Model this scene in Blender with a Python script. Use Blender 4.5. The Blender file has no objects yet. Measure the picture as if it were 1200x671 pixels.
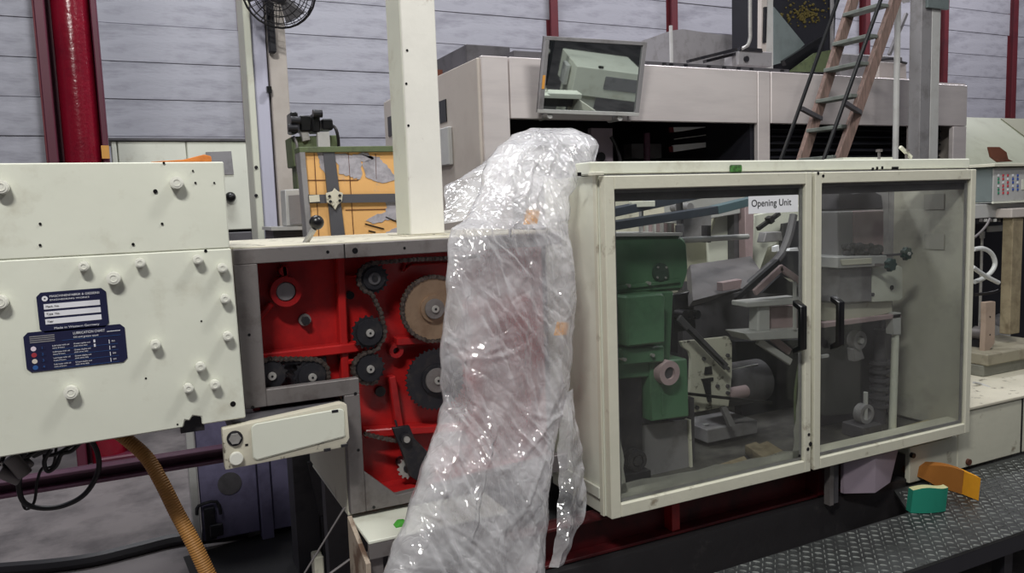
import bpy, bmesh, math, random
from mathutils import Vector, Matrix, noise
random.seed(7)
S = bpy.context.scene
COL = S.collection
PI = math.pi

# ------------------------------------------------------------------ camera
F = 910.0; CAM = Vector((0, 0, 1.6))
YAW, PIT, ROL = [math.radians(a) for a in (25.7, 5.97, 2.0)]
_f = Vector((math.sin(YAW)*math.cos(PIT), math.cos(YAW)*math.cos(PIT), -math.sin(PIT)))
_r = Vector((math.cos(YAW), -math.sin(YAW), 0)); _d = _f.cross(_r)
RI = _r*math.cos(ROL) + _d*math.sin(ROL); DO = -_r*math.sin(ROL) + _d*math.cos(ROL)
cd = bpy.data.cameras.new('camera'); cd.sensor_width = 36; cd.lens = 36*F/1200; cd.clip_end = 100
cam = bpy.data.objects.new('camera', cd); COL.objects.link(cam)
m = Matrix((RI, -DO, -_f)).transposed().to_4x4(); m.translation = CAM; cam.matrix_world = m
S.camera = cam

def at(px, py, x=None, y=None, z=None):
    """survey helper: world point on a real plane (x, y or z = const) sighted along a photograph ray"""
    d = RI*((px-600)/F) + DO*((py-335.5)/F) + _f
    if y is not None: t = y/d.y
    elif x is not None: t = x/d.x
    else: t = (z-CAM.z)/d.z
    return CAM + d*t

# ------------------------------------------------------------------ light
W = bpy.data.worlds.new('hall_light'); S.world = W; W.use_nodes = True
W.node_tree.nodes['Background'].inputs[0].default_value = (0.88, 0.91, 1.0, 1)
W.node_tree.nodes['Background'].inputs[1].default_value = 0.26
def area(name, loc, tgt, sx, sy, power, col=(1, 1, 1)):
    l = bpy.data.lights.new(name, 'AREA'); l.shape = 'RECTANGLE'; l.size = sx; l.size_y = sy
    l.energy = power; l.color = col
    o = bpy.data.objects.new(name, l); COL.objects.link(o); o.location = loc
    o.rotation_euler = (Vector(tgt)-Vector(loc)).to_track_quat('-Z', 'Y').to_euler()
area('ceiling_lamp_key', (-1.0, -0.3, 4.6), (0.6, 2.2, 1.0), 0.9, 0.25, 142, (1, 0.985, 0.94))
area('ceiling_lamp_right', (2.75, 1.0, 5.2), (3.1, 2.4, 0.9), 1.2, 0.3, 100, (1, 0.99, 0.96))
area('ceiling_lamp_rear_left', (0.5, 5.0, 6.2), (0.5, 6.5, 1.0), 2.4, 0.6, 180, (0.95, 0.97, 1))
area('ceiling_lamp_rear_middle', (5.5, 4.6, 6.4), (6.0, 7.0, 1.5), 2.4, 0.6, 130, (0.95, 0.93, 1))
area('ceiling_lamp_rear_right', (11, 5.0, 6.6), (11, 7.5, 2.5), 2.4, 0.6, 150, (0.97, 0.95, 1))
vs = S.view_settings; vs.view_transform = 'Standard'; vs.look = 'None'; vs.exposure = 0.0; vs.gamma = 1.0
vs.use_curve_mapping = False

# ------------------------------------------------------------------ materials
def lin(c):
    return tuple((v/255/12.92 if v/255 <= 0.04045 else ((v/255+0.055)/1.055)**2.4) for v in c) + (1,)
def mat(name, col, rough=0.5, metal=0.0, dirt=None, amt=0.5, scale=6.0, cut=(0.5, 0.7), bump=0.0, bscale=60, var=0.06, stretch=(1, 1, 1)):
    M = bpy.data.materials.new(name); M.use_nodes = True
    N = M.node_tree.nodes; L = M.node_tree.links; b = N['Principled BSDF']
    b.inputs['Roughness'].default_value = rough; b.inputs['Metallic'].default_value = metal
    tc = N.new('ShaderNodeTexCoord'); mp = N.new('ShaderNodeMapping'); mp.inputs['Scale'].default_value = stretch
    L.new(tc.outputs['Object'], mp.inputs[0])
    n1 = N.new('ShaderNodeTexNoise'); n1.inputs['Scale'].default_value = scale*0.6; n1.inputs['Detail'].default_value = 5
    L.new(mp.outputs[0], n1.inputs['Vector'])
    mr = N.new('ShaderNodeMapRange'); mr.inputs[1].default_value = 0.3; mr.inputs[2].default_value = 0.7
    mr.inputs[3].default_value = 1-var; mr.inputs[4].default_value = 1+var*0.6
    L.new(n1.outputs['Fac'], mr.inputs[0])
    mx = N.new('ShaderNodeMix'); mx.data_type = 'RGBA'; mx.blend_type = 'MULTIPLY'; mx.inputs[0].default_value = 1
    mx.inputs[6].default_value = lin(col); L.new(mr.outputs[0], mx.inputs[7])
    out = mx.outputs[2]
    if dirt:
        n2 = N.new('ShaderNodeTexNoise'); n2.inputs['Scale'].default_value = scale; n2.inputs['Detail'].default_value = 8
        n2.inputs['Roughness'].default_value = 0.65; L.new(mp.outputs[0], n2.inputs['Vector'])
        r = N.new('ShaderNodeMapRange'); r.inputs[1].default_value = cut[0]; r.inputs[2].default_value = cut[1]
        r.inputs[3].default_value = 0; r.inputs[4].default_value = amt; L.new(n2.outputs['Fac'], r.inputs[0])
        m2 = N.new('ShaderNodeMix'); m2.data_type = 'RGBA'; L.new(r.outputs[0], m2.inputs[0])
        L.new(out, m2.inputs[6]); m2.inputs[7].default_value = lin(dirt); out = m2.outputs[2]
    L.new(out, b.inputs['Base Color'])
    if bump:
        n3 = N.new('ShaderNodeTexNoise'); n3.inputs['Scale'].default_value = bscale; n3.inputs['Detail'].default_value = 4
        L.new(mp.outputs[0], n3.inputs['Vector'])
        bp = N.new('ShaderNodeBump'); bp.inputs['Strength'].default_value = bump; bp.inputs['Distance'].default_value = 0.01
        L.new(n3.outputs['Fac'], bp.inputs['Height']); L.new(bp.outputs[0], b.inputs['Normal'])
    return M

CREAM = mat('cream_paint', (222, 224, 210), 0.42, 0, (176, 170, 150), 0.5, 7, (0.55, 0.75), 0.05, 30)
CREAMB = mat('cream_paint_worn', (214, 212, 194), 0.5, 0, (112, 92, 66), 0.75, 9, (0.6, 0.72), 0.1, 40)
CREAMD = mat('cream_paint_chipped', (205, 200, 182), 0.55, 0, (62, 48, 38), 0.9, 16, (0.6, 0.66), 0.1, 40)
BOLTW = mat('painted_bolt', (228, 228, 218), 0.35)
GREYM = mat('bare_grey_steel', (122, 117, 116), 0.45, 0.3, (76, 66, 62), 0.6, 12, (0.5, 0.7), 0.06, 80)
RED = mat('red_enamel', (176, 34, 34), 0.28, 0, (104, 22, 28), 0.7, 7, (0.45, 0.7), 0.08, 50, 0.12)
REDC = mat('column_red_gloss', (138, 20, 42), 0.22, 0, (95, 20, 38), 0.5, 6, (0.5, 0.7), 0.25, 35)
REDDK = mat('column_red_dull', (96, 36, 56), 0.5, 0, (70, 24, 40), 0.5, 5)
REDBEAM = mat('dark_red_beam', (88, 20, 24), 0.5, 0, (46, 15, 18), 0.8, 6, (0.45, 0.65))
MULL = mat('oxide_red_post', (98, 30, 38), 0.6, 0, (66, 24, 34), 0.6, 3)
WALLB = mat('wall_backing', (140, 138, 146), 0.9)
WALLP = mat('wall_panel_concrete', (172, 172, 180), 0.85, 0, (108, 106, 116), 0.75, 3.2, (0.48, 0.72), 0.3, 14, 0.14, (0.5, 1, 2.2))
FLOOR = mat('stained_concrete', (122, 116, 116), 0.7, 0, (66, 62, 64), 0.8, 2.2, (0.45, 0.65), 0.12, 25, 0.2)
DARK = mat('black_oiled_steel', (50, 50, 55), 0.34, 0.45, (86, 80, 76), 0.5, 30, (0.5, 0.7))
BLACK = mat('black_plastic', (18, 18, 20), 0.3)
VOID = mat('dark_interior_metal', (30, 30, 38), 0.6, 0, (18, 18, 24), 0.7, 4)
BRASS = mat('bronzed_steel', (158, 134, 112), 0.42, 0.5, (112, 88, 70), 0.6, 12, (0.45, 0.7))
STEEL = mat('bright_steel', (186, 184, 180), 0.35, 0.5, (110, 104, 98), 0.4, 30)
CHAIN = mat('oily_chain', (122, 112, 106), 0.33, 0.7, (52, 44, 40), 0.7, 60, (0.4, 0.6))
SILVER = mat('brushed_stainless', (226, 218, 216), 0.36, 0.25, (190, 182, 182), 0.5, 2.5, (0.45, 0.7), 0.03, 20, 0.08, (0.5, 0.5, 3))
SILVERF = mat('beige_sheet_steel', (196, 187, 178), 0.5, 0.1, (176, 164, 156), 0.5, 3)
LAV = mat('lavender_white_paint', (196, 196, 216), 0.5, 0, (160, 158, 176), 0.5, 5, (0.5, 0.7), 0, 40, 0.08, (3, 3, 0.5))
BEIGE = mat('beige_paint', (196, 188, 182), 0.55, 0, (168, 158, 150), 0.5, 5)
PURP = mat('purple_grey_paint', (116, 112, 142), 0.5, 0, (62, 58, 80), 0.7, 5, (0.45, 0.7))
PURB = mat('plum_beam_paint', (96, 60, 80), 0.4, 0, (44, 30, 42), 0.6, 6)
ORNG = mat('orange_insulation_board', (230, 178, 112), 0.8, 0, (172, 160, 152), 0.8, 5, (0.56, 0.63), 0.2, 30)
FOIL = mat('torn_grey_facing', (182, 178, 186), 0.6, 0.2, (110, 108, 114), 0.6, 14, (0.45, 0.65), 0.4, 30)
STRAP = mat('grey_strap_steel', (92, 92, 98), 0.5, 0.4)
OLIVE = mat('olive_green_paint', (92, 104, 72), 0.6, 0, (60, 62, 52), 0.7, 20)
GREEN = mat('machine_green_enamel', (84, 122, 92), 0.4, 0, (58, 84, 66), 0.6, 8, (0.5, 0.7))
PINKG = mat('pink_grey_casting', (176, 154, 156), 0.6, 0, (150, 128, 130), 0.5, 20)
GREYP = mat('grey_paint', (140, 138, 140), 0.5, 0, (92, 88, 86), 0.6, 8)
GREYD = mat('dark_grey_paint', (84, 82, 86), 0.55, 0, (48, 46, 48), 0.7, 7)
GREYG = mat('green_grey_paint', (112, 122, 122), 0.5, 0, (84, 92, 92), 0.5, 8)
LGREY = mat('light_grey_paint', (188, 188, 186), 0.5, 0, (150, 146, 140), 0.4, 8)
BELT = mat('blue_black_belt', (52, 60, 72), 0.45, 0, (34, 38, 46), 0.5, 10)
BELTT = mat('teal_grey_belt', (84, 108, 116), 0.45)
WOODL = mat('weathered_ladder_wood', (136, 112, 104), 0.75, 0, (88, 76, 68), 0.7, 14, (0.42, 0.62), 0.3, 40, 0.15, (5, 5, 0.7))
WOODP = mat('pale_timber', (150, 138, 112), 0.75, 0, (104, 90, 70), 0.7, 10, (0.45, 0.65), 0.2, 30)
TREAD = mat('grey_green_tread', (122, 128, 122), 0.6, 0.2, (90, 92, 88), 0.5, 10)
RUSTW = mat('rusty_white_plate', (170, 156, 140), 0.7, 0, (92, 62, 44), 0.85, 9, (0.47, 0.6), 0.2, 40)
RUST = mat('rust_brown', (96, 52, 36), 0.85, 0, (62, 36, 28), 0.7, 15)
HOSE = mat('tan_hose', (176, 126, 66), 0.6, 0, (126, 84, 46), 0.6, 10)
PLATE = mat('tread_plate_steel', (62, 64, 64), 0.45, 0.3, (36, 36, 38), 0.7, 9, (0.42, 0.65), 0.1, 80)
LUG = mat('tread_lug_worn_steel', (168, 172, 168), 0.33, 0.4, (64, 66, 66), 0.85, 7, (0.42, 0.62))
GRIME = mat('greasy_concrete', (40, 38, 40), 0.55, 0, (92, 88, 86), 0.6, 6, (0.58, 0.76), 0.2, 30)
FOAMG = mat('green_foam', (22, 128, 106), 0.85, 0, (16, 104, 88), 0.4, 10)
FOAMT = mat('pale_foam_core', (188, 186, 140), 0.9)
FOAMY = mat('yellow_foam', (226, 156, 28), 0.85, 0, (200, 132, 24), 0.4, 10)
FOAMB = mat('brown_foam_face', (156, 98, 34), 0.85, 0, (128, 78, 28), 0.4, 10)
PURBOX = mat('mauve_grey_paint', (158, 144, 156), 0.5, 0, (136, 122, 132), 0.5, 6)
NAVY = mat('navy_data_plate', (34, 36, 66), 0.35)
WHITE = mat('white_print', (226, 226, 232), 0.5, var=0.0)
PRINT = mat('black_print', (28, 28, 30), 0.5, var=0.0)
PAPER = mat('white_paper', (235, 236, 240), 0.7, var=0.02)
RUBW = mat('white_rubber_hose', (206, 208, 206), 0.4)
CABLE = mat('black_cable', (34, 32, 36), 0.45)
GREYC = mat('grey_connector', (120, 116, 116), 0.45, 0.3)
ORTAPE = mat('orange_tape', (236, 170, 80), 0.5)
KEYC = {k: mat('key_'+k, c, 0.4, var=0.0) for k, c in dict(red=(196, 70, 80), blue=(58, 88, 170), green=(64, 140, 110), white=(220, 222, 226)).items()}
DOTS = {k: mat('dot_'+k, c, 0.4, var=0.0) for k, c in dict(white=(224, 210, 222), red=(160, 56, 66), cream=(214, 204, 190), blue=(52, 92, 150)).items()}
TEALK = mat('dark_green_knob', (30, 58, 54), 0.3)
GREENT = mat('green_tag', (74, 128, 62), 0.6, 0, (44, 74, 36), 0.8, 60, (0.45, 0.55))
MIRR = bpy.data.materials.new('mirror_glass'); MIRR.use_nodes = True
_b = MIRR.node_tree.nodes['Principled BSDF']; _b.inputs['Metallic'].default_value = 1; _b.inputs['Roughness'].default_value = 0.02
_b.inputs['Base Color'].default_value = (0.62, 0.68, 0.66, 1)

def schlick(N, L, f0, k=1.0):
    lw = N.new('ShaderNodeLayerWeight'); lw.inputs[0].default_value = 0.5
    pw = N.new('ShaderNodeMath'); pw.operation = 'POWER'; L.new(lw.outputs['Facing'], pw.inputs[0]); pw.inputs[1].default_value = 5
    ma = N.new('ShaderNodeMath'); ma.operation = 'MULTIPLY_ADD'; L.new(pw.outputs[0], ma.inputs[0]); ma.inputs[1].default_value = (1-f0)*k; ma.inputs[2].default_value = f0
    return ma
def glass(name, haze, hazecol, gl=0.10, edge=None):
    M = bpy.data.materials.new(name); M.use_nodes = True
    N = M.node_tree.nodes; L = M.node_tree.links; N.clear()
    o = N.new('ShaderNodeOutputMaterial'); t = N.new('ShaderNodeBsdfTransparent'); t.inputs[0].default_value = (0.93, 0.94, 0.93, 1)
    g = N.new('ShaderNodeBsdfGlossy'); g.inputs['Roughness'].default_value = 0.03
    fr = schlick(N, L, 0.035)
    m1 = N.new('ShaderNodeMixShader'); L.new(fr.outputs[0], m1.inputs[0]); L.new(t.outputs[0], m1.inputs[1]); L.new(g.outputs[0], m1.inputs[2])
    d = N.new('ShaderNodeBsdfDiffuse'); d.inputs[0].default_value = lin(hazecol)
    tc = N.new('ShaderNodeTexCoord'); n = N.new('ShaderNodeTexNoise'); n.inputs['Scale'].default_value = 5; n.inputs['Detail'].default_value = 6
    L.new(tc.outputs['Object'], n.inputs['Vector'])
    r = N.new('ShaderNodeMapRange'); r.inputs[1].default_value = 0.3; r.inputs[2].default_value = 0.75; r.inputs[3].default_value = haze*0.5; r.inputs[4].default_value = haze*1.6
    L.new(n.outputs['Fac'], r.inputs[0])
    m2 = N.new('ShaderNodeMixShader'); L.new(r.outputs[0], m2.inputs[0]); L.new(m1.outputs[0], m2.inputs[1]); L.new(d.outputs[0], m2.inputs[2])
    L.new(m2.outputs[0], o.inputs[0]); return M
PANE = glass('dusty_acrylic_pane', 0.028, (150, 150, 145))
PANEG = glass('hazy_acrylic_pane', 0.075, (140, 138, 138))

def plastic():
    M = bpy.data.materials.new('clear_plastic_film'); M.use_nodes = True
    N = M.node_tree.nodes; L = M.node_tree.links; N.clear()
    o = N.new('ShaderNodeOutputMaterial')
    t = N.new('ShaderNodeBsdfTransparent'); t.inputs[0].default_value = (0.97, 0.97, 0.98, 1)
    d = N.new('ShaderNodeBsdfDiffuse'); d.inputs[0].default_value = (0.95, 0.94, 0.96, 1)
    tl = N.new('ShaderNodeBsdfTranslucent'); tl.inputs[0].default_value = (0.95, 0.94, 0.96, 1)
    md = N.new('ShaderNodeMixShader'); md.inputs[0].default_value = 0.28; L.new(d.outputs[0], md.inputs[1]); L.new(tl.outputs[0], md.inputs[2])
    lw = N.new('ShaderNodeLayerWeight'); lw.inputs[0].default_value = 0.35
    tc = N.new('ShaderNodeTexCoord'); n = N.new('ShaderNodeTexNoise'); n.inputs['Scale'].default_value = 5; n.inputs['Detail'].default_value = 9
    L.new(tc.outputs['Object'], n.inputs['Vector'])
    r = N.new('ShaderNodeMapRange'); r.inputs[1].default_value = 0.3; r.inputs[2].default_value = 0.72; r.inputs[3].default_value = 0.05; r.inputs[4].default_value = 0.50
    L.new(n.outputs['Fac'], r.inputs[0])
    ad = N.new('ShaderNodeMath'); ad.operation = 'MULTIPLY_ADD'; L.new(lw.outputs['Facing'], ad.inputs[0]); ad.inputs[1].default_value = 0.55; L.new(r.outputs[0], ad.inputs[2])
    m1 = N.new('ShaderNodeMixShader'); L.new(ad.outputs[0], m1.inputs[0]); L.new(t.outputs[0], m1.inputs[1]); L.new(md.outputs[0], m1.inputs[2])
    g = N.new('ShaderNodeBsdfGlossy'); g.inputs['Roughness'].default_value = 0.075
    fr = schlick(N, L, 0.07)
    vo = N.new('ShaderNodeTexVoronoi'); vo.feature = 'DISTANCE_TO_EDGE'; vo.inputs['Scale'].default_value = 16
    mp = N.new('ShaderNodeMapping'); mp.inputs['Scale'].default_value = (1.2, 1.2, 0.55); mp.inputs['Rotation'].default_value = (0, 0.3, 0)
    wn = N.new('ShaderNodeTexNoise'); wn.inputs['Scale'].default_value = 9; wn.inputs['Detail'].default_value = 3
    wm = N.new('ShaderNodeMix'); wm.data_type = 'RGBA'; wm.blend_type = 'LINEAR_LIGHT'; wm.inputs[0].default_value = 0.12
    L.new(tc.outputs['Object'], wn.inputs['Vector']); L.new(tc.outputs['Object'], wm.inputs[6]); L.new(wn.outputs['Color'], wm.inputs[7])
    L.new(wm.outputs[2], mp.inputs[0]); L.new(mp.outputs[0], vo.inputs['Vector'])
    bp = N.new('ShaderNodeBump'); bp.inputs['Strength'].default_value = 0.55; bp.inputs['Distance'].default_value = 0.012
    L.new(vo.outputs['Distance'], bp.inputs['Height'])
    for q in (lw.inputs['Normal'], g.inputs['Normal'], d.inputs['Normal']): L.new(bp.outputs[0], q)
    for q in N:
        if q.bl_idname == 'ShaderNodeLayerWeight': L.new(bp.outputs[0], q.inputs['Normal'])
    m2 = N.new('ShaderNodeMixShader'); L.new(fr.outputs[0], m2.inputs[0]); L.new(m1.outputs[0], m2.inputs[1]); L.new(g.outputs[0], m2.inputs[2])
    L.new(m2.outputs[0], o.inputs[0]); return M
FILM = plastic()

# ------------------------------------------------------------------ mesh helpers
class MB:
    """collects shapes (world coordinates) into one mesh"""
    def __init__(s): s.bm = bmesh.new()
    def _bev(s, geom, w, seg=1):
        ed = list({e for f in geom for e in f.edges})
        if w > 0: bmesh.ops.bevel(s.bm, geom=ed, offset=w, segments=seg, affect='EDGES', profile=0.6)
    def box(s, x0, x1, y0, y1, z0, z1, bev=0.0, seg=1):
        v = [s.bm.verts.new((x, y, z)) for x in (x0, x1) for y in (y0, y1) for z in (z0, z1)]
        fs = [s.bm.faces.new([v[i] for i in q]) for q in ((0, 1, 3, 2), (4, 6, 7, 5), (0, 4, 5, 1), (2, 3, 7, 6), (0, 2, 6, 4), (1, 5, 7, 3))]
        s._bev(fs, bev, seg); return s
    def prism(s, pts, y0, y1, bev=0.0, seg=1):
        """polygon of (x, z) extruded along y"""
        a = [s.bm.verts.new((p[0], y0, p[1])) for p in pts]; b = [s.bm.verts.new((p[0], y1, p[1])) for p in pts]
        n = len(pts); fs = [s.bm.faces.new(a), s.bm.faces.new(b[::-1])]
        for i in range(n): fs.append(s.bm.faces.new((a[i], b[i], b[(i+1) % n], a[(i+1) % n])))
        bmesh.ops.recalc_face_normals(s.bm, faces=fs); s._bev(fs, bev, seg); return s
    def hull(s, A, B, bev=0.0):
        """loft between two equal polygons of 3-D points"""
        a = [s.bm.verts.new(p) for p in A]; b = [s.bm.verts.new(p) for p in B]; n = len(A)
        fs = [s.bm.faces.new(a), s.bm.faces.new(b[::-1])]
        for i in range(n): fs.append(s.bm.faces.new((a[i], b[i], b[(i+1) % n], a[(i+1) % n])))
        bmesh.ops.recalc_face_normals(s.bm, faces=fs); s._bev(fs, bev); return s
    def bar(s, p, q, w, h=None, bev=0.0, up=(0, 0, 1)):
        """rectangular bar from p to q"""
        p = Vector(p); q = Vector(q); h = h or w; d = (q-p).normalized(); u = Vector(up)
        if abs(d.dot(u)) > 0.98: u = Vector((0, 1, 0))
        a = d.cross(u).normalized()*w/2; b = d.cross(a).normalized()*h/2
        return s.hull([p+a+b, p-a+b, p-a-b, p+a-b], [q+a+b, q-a+b, q-a-b, q+a-b], bev)
    def cyl(s, p, q, r, r2=None, n=20, bev=0.0):
        p = Vector(p); q = Vector(q); r2 = r if r2 is None else r2
        d = (q-p).normalized(); u = Vector((0, 0, 1)) if abs(d.z) < 0.9 else Vector((1, 0, 0))
        a = d.cross(u).normalized(); b = d.cross(a)
        A = [s.bm.verts.new(p+(a*math.cos(t)+b*math.sin(t))*r) for t in [2*PI*i/n for i in range(n)]]
        B = [s.bm.verts.new(q+(a*math.cos(t)+b*math.sin(t))*r2) for t in [2*PI*i/n for i in range(n)]]
        fs = [s.bm.faces.new(A), s.bm.faces.new(B[::-1])]
        for i in range(n): fs.append(s.bm.faces.new((A[i], B[i], B[(i+1) % n], A[(i+1) % n])))
        bmesh.ops.recalc_face_normals(s.bm, faces=fs)
        if bev: bmesh.ops.bevel(s.bm, geom=list(fs[0].edges)+list(fs[1].edges), offset=bev, segments=2, affect='EDGES')
        return s
    def ring(s, p, q, r, ri, n=28):
        p = Vector(p); q = Vector(q); d = (q-p).normalized(); u = Vector((0, 0, 1)) if abs(d.z) < 0.9 else Vector((1, 0, 0))
        a = d.cross(u).normalized(); b = d.cross(a); R = []
        for c, rr in ((p, r), (q, r), (q, ri), (p, ri)):
            R.append([s.bm.verts.new(c+(a*math.cos(2*PI*i/n)+b*math.sin(2*PI*i/n))*rr) for i in range(n)])
        fs = []
        for k in range(4):
            for i in range(n): fs.append(s.bm.faces.new((R[k][i], R[(k+1) % 4][i], R[(k+1) % 4][(i+1) % n], R[k][(i+1) % n])))
        bmesh.ops.recalc_face_normals(s.bm, faces=fs); return s
    def tube(s, pts, r, n=8, ridge=0.0, pitch=0.0, smooth=6):
        """round tube along a smooth curve, optionally corrugated"""
        P = [Vector(p) for p in pts]
        if smooth and len(P) > 2:
            Q = []
            for i in range(len(P)-1):
                p0 = P[max(i-1, 0)]; p1 = P[i]; p2 = P[i+1]; p3 = P[min(i+2, len(P)-1)]
                for k in range(smooth):
                    t = k/smooth
                    Q.append(0.5*((2*p1)+(p2-p0)*t+(2*p0-5*p1+4*p2-p3)*t*t+(3*p1-p0-3*p2+p3)*t**3))
            P = Q+[P[-1]]
        if pitch:
            Q = [P[0]]; acc = 0; last = P[0]
            for p in P[1:]:
                seg = (p-last).length
                while seg > pitch/2:
                    last = last+(p-last).normalized()*(pitch/2); Q.append(last.copy()); seg = (p-last).length
            P = Q
        rings = []; a = None
        for i, p in enumerate(P):
            d = (P[min(i+1, len(P)-1)]-P[max(i-1, 0)]).normalized()
            if a is None:
                u = Vector((0, 0, 1)) if abs(d.z) < 0.9 else Vector((1, 0, 0)); a = d.cross(u).normalized()
            a = (a-d*a.dot(d)).normalized(); b = d.cross(a)
            rr = (r(i/(len(P)-1)) if callable(r) else r) + (ridge if (pitch and i % 2) else 0)
            rings.append([s.bm.verts.new(p+(a*math.cos(2*PI*k/n)+b*math.sin(2*PI*k/n))*rr) for k in range(n)])
        fs = []
        for A, B in zip(rings, rings[1:]):
            for k in range(n): fs.append(s.bm.faces.new((A[k], B[k], B[(k+1) % n], A[(k+1) % n])))
        fs.append(s.bm.faces.new(rings[0])); fs.append(s.bm.faces.new(rings[-1][::-1]))
        bmesh.ops.recalc_face_normals(s.bm, faces=fs); return s
    def sphere(s, c, r, sc=(1, 1, 1), n=16):
        r_ = bmesh.ops.create_uvsphere(s.bm, u_segments=n, v_segments=max(6, n//2), radius=r)
        for v in r_['verts']: v.co = Vector((v.co.x*sc[0], v.co.y*sc[1], v.co.z*sc[2]))+Vector(c)
        return s
    def mesh(s, name, m, origin=(0, 0, 0), angle=35):
        o = Vector(origin)
        for v in s.bm.verts: v.co -= o
        me = bpy.data.meshes.new(name); s.bm.to_mesh(me); s.bm.free()
        me.materials.append(m)
        me.shade_smooth(); me.set_sharp_from_angle(angle=math.radians(angle))
        return me
    def build(s, name, m, parent=None, origin=None, angle=35):
        """link as ONE object; world origin given, or that of the parent"""
        po = worldloc(parent) if parent else Vector((0, 0, 0))
        oo = Vector(origin) if origin is not None else po
        ob = bpy.data.objects.new(name, s.mesh(name, m, oo, angle)); COL.objects.link(ob)
        if parent: ob.parent = parent
        ob.location = oo-po
        return ob
def worldloc(o):
    v = Vector(o.location)
    while o.parent: o = o.parent; v = v+Vector(o.location)
    return v
def tag(o, label, cat, group=None, kind=None):
    o['label'] = label; o['category'] = cat
    if group: o['group'] = group
    if kind: o['kind'] = kind
    return o
def thing(name, label, cat, loc=(0, 0, 0), group=None):
    o = bpy.data.objects.new(name, None); o.empty_display_size = 0.1; COL.objects.link(o); o.location = loc
    return tag(o, label, cat, group)
def inst(name, me, parent, world, rot=(0, 0, 0), sc=(1, 1, 1)):
    """another part that shares mesh data"""
    o = bpy.data.objects.new(name, me); COL.objects.link(o); o.parent = parent
    o.location = Vector(world)-worldloc(parent); o.rotation_euler = rot; o.scale = sc
    return o
def struct(o, ): o['kind'] = 'structure'; return o
def text(name, body, size, m, parent, world, rot=(PI/2, 0, 0), tilt=0.0, align='LEFT', width=None):
    c = bpy.data.curves.new(name, 'FONT'); c.body = body; c.size = size; c.extrude = 0.0003; c.align_x = align; c.align_y = 'CENTER'
    t = bpy.data.objects.new(name+'_tmp', c); COL.objects.link(t)
    dg = bpy.context.evaluated_depsgraph_get(); me = bpy.data.meshes.new_from_object(t.evaluated_get(dg))
    bpy.data.objects.remove(t); bpy.data.curves.remove(c)
    me.name = name; me.materials.clear(); me.materials.append(m)
    o = bpy.data.objects.new(name, me); COL.objects.link(o); o.parent = parent
    o.location = Vector(world)-worldloc(parent); o.rotation_euler = (PI/2, -tilt, 0)
    if width:
        w = max(v.co.x for v in me.vertices)-min(v.co.x for v in me.vertices); o.scale = (width/w, 1, 1)
    return o
def P(px, py, y): v = at(px, py, y=y); return (v.x, v.z)
def poly(pts, y): return [P(a, b, y) for a, b in pts]

# ================================================================== SETTING
fl = struct(MB().box(-7, 17, -10, 8.2, -0.2, 0).build('floor', FLOOR))
wall = struct(MB().box(-7, 17, 8.012, 8.3, 0, 6.4).build('wall_back', WALLB))
struct(MB().box(-7, 17, -10.2, -10, 0, 6.4).build('wall_front', WALLB))
struct(MB().box(-7.2, -7, -10.2, 8.3, 0, 6.4).build('wall_left', WALLB))
struct(MB().box(17, 17.2, -10.2, 8.3, 0, 6.4).build('wall_right', WALLB))
BAY = 1.684; X0 = 1.088
CH = 0.335
pm = MB().box(-BAY/2+0.012, BAY/2-0.012, -0.05, 0.03, 0.0025, CH-0.0025, 0.003).mesh('panel', WALLP)
for k in range(-2, 9):
    for c in range(4, 18):
        o = inst('panel', pm, wall, (X0+BAY*(k+0.5), 8.05+random.uniform(-0.008, 0.008), c*CH))
for i, k in enumerate(range(-1, 9)):
    b = MB()
    x = X0+BAY*k
    b.box(x-0.045, x+0.045, 7.90, 7.925, 0, 6.3); b.box(x-0.012, x+0.012, 7.92, 8.02, 0, 6.3); b.box(x-0.055, x+0.055, 8.0, 8.02, 0, 6.3)
    o = struct(b.build('trim_%d' % (i+1), MULL))

# ================================================================== REAR LEFT: column, switch cabinets, post, fan
t = thing('steel_column', 'glossy dark red round steel column with flat side strips before the grey wall', 'column', (-0.27, 5.6, 0))
cx = -0.272
MB().cyl((cx+0.02, 5.58, 0.02), (cx+0.02, 5.58, 6.3), 0.105, n=36).build('pipe', REDC, t)
MB().box(cx-0.165, cx-0.11, 5.48, 5.70, 0.02, 6.3, 0.006).build('flange', REDDK, t)
MB().box(cx+0.13, cx+0.165, 5.50, 5.70, 0.02, 6.3, 0.006).build('flange', REDDK, t)
MB().box(cx-0.11, cx+0.13, 5.66, 5.70, 0.02, 6.3).build('web', REDDK, t)
MB().box(cx-0.05, cx+0.20, 5.44, 5.76, 0, 0.10, 0.01).build('footing', REDDK, t)
a = at(118, 178, y=5.47)
MB().box(cx+0.125, cx+0.168, 5.47, 5.482, a.z-0.04, a.z+0.04).build('yellow_sticker', ORTAPE, t)

# switch cabinets
y = 6.6
A = at(129, 166, y=y); B = at(292, 165, y=y); zb = at(298, 268, y=y).z
t = thing('switch_cabinet', 'row of cream electrical cabinet doors behind the white machine cover', 'cabinet', (0.3, y, 0))
xs = [A.x, at(137, 170, y=y).x, at(218, 170, y=y).x, B.x]
for i in range(3):
    d = MB().box(xs[i]+0.004, xs[i+1]-0.004, y, y+0.03, zb, A.z, 0.006).build('door', CREAM, t)
MB().box(xs[0], xs[3], y+0.03, y+0.45, zb, A.z+0.005).build('body', CREAM, t)
MB().box(xs[0]-0.02, xs[3]+0.02, y-0.01, y+0.47, A.z+0.005, A.z+0.03, 0.005).build('top_rim', GREYD, t)
p = at(271, 231, y=y)
MB().sphere((p.x-0.01, y-0.04, p.z), 0.042).cyl((p.x-0.01, y-0.03, p.z), (p.x-0.01, y+0.0, p.z), 0.02).build('knob', BLACK, t)
pts = poly([(241, 178), (271, 177), (274, 204), (243, 205)], y-0.008)
MB().prism(pts, y-0.008, y-0.001).build('notice_plate', GREYP, t)
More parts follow.
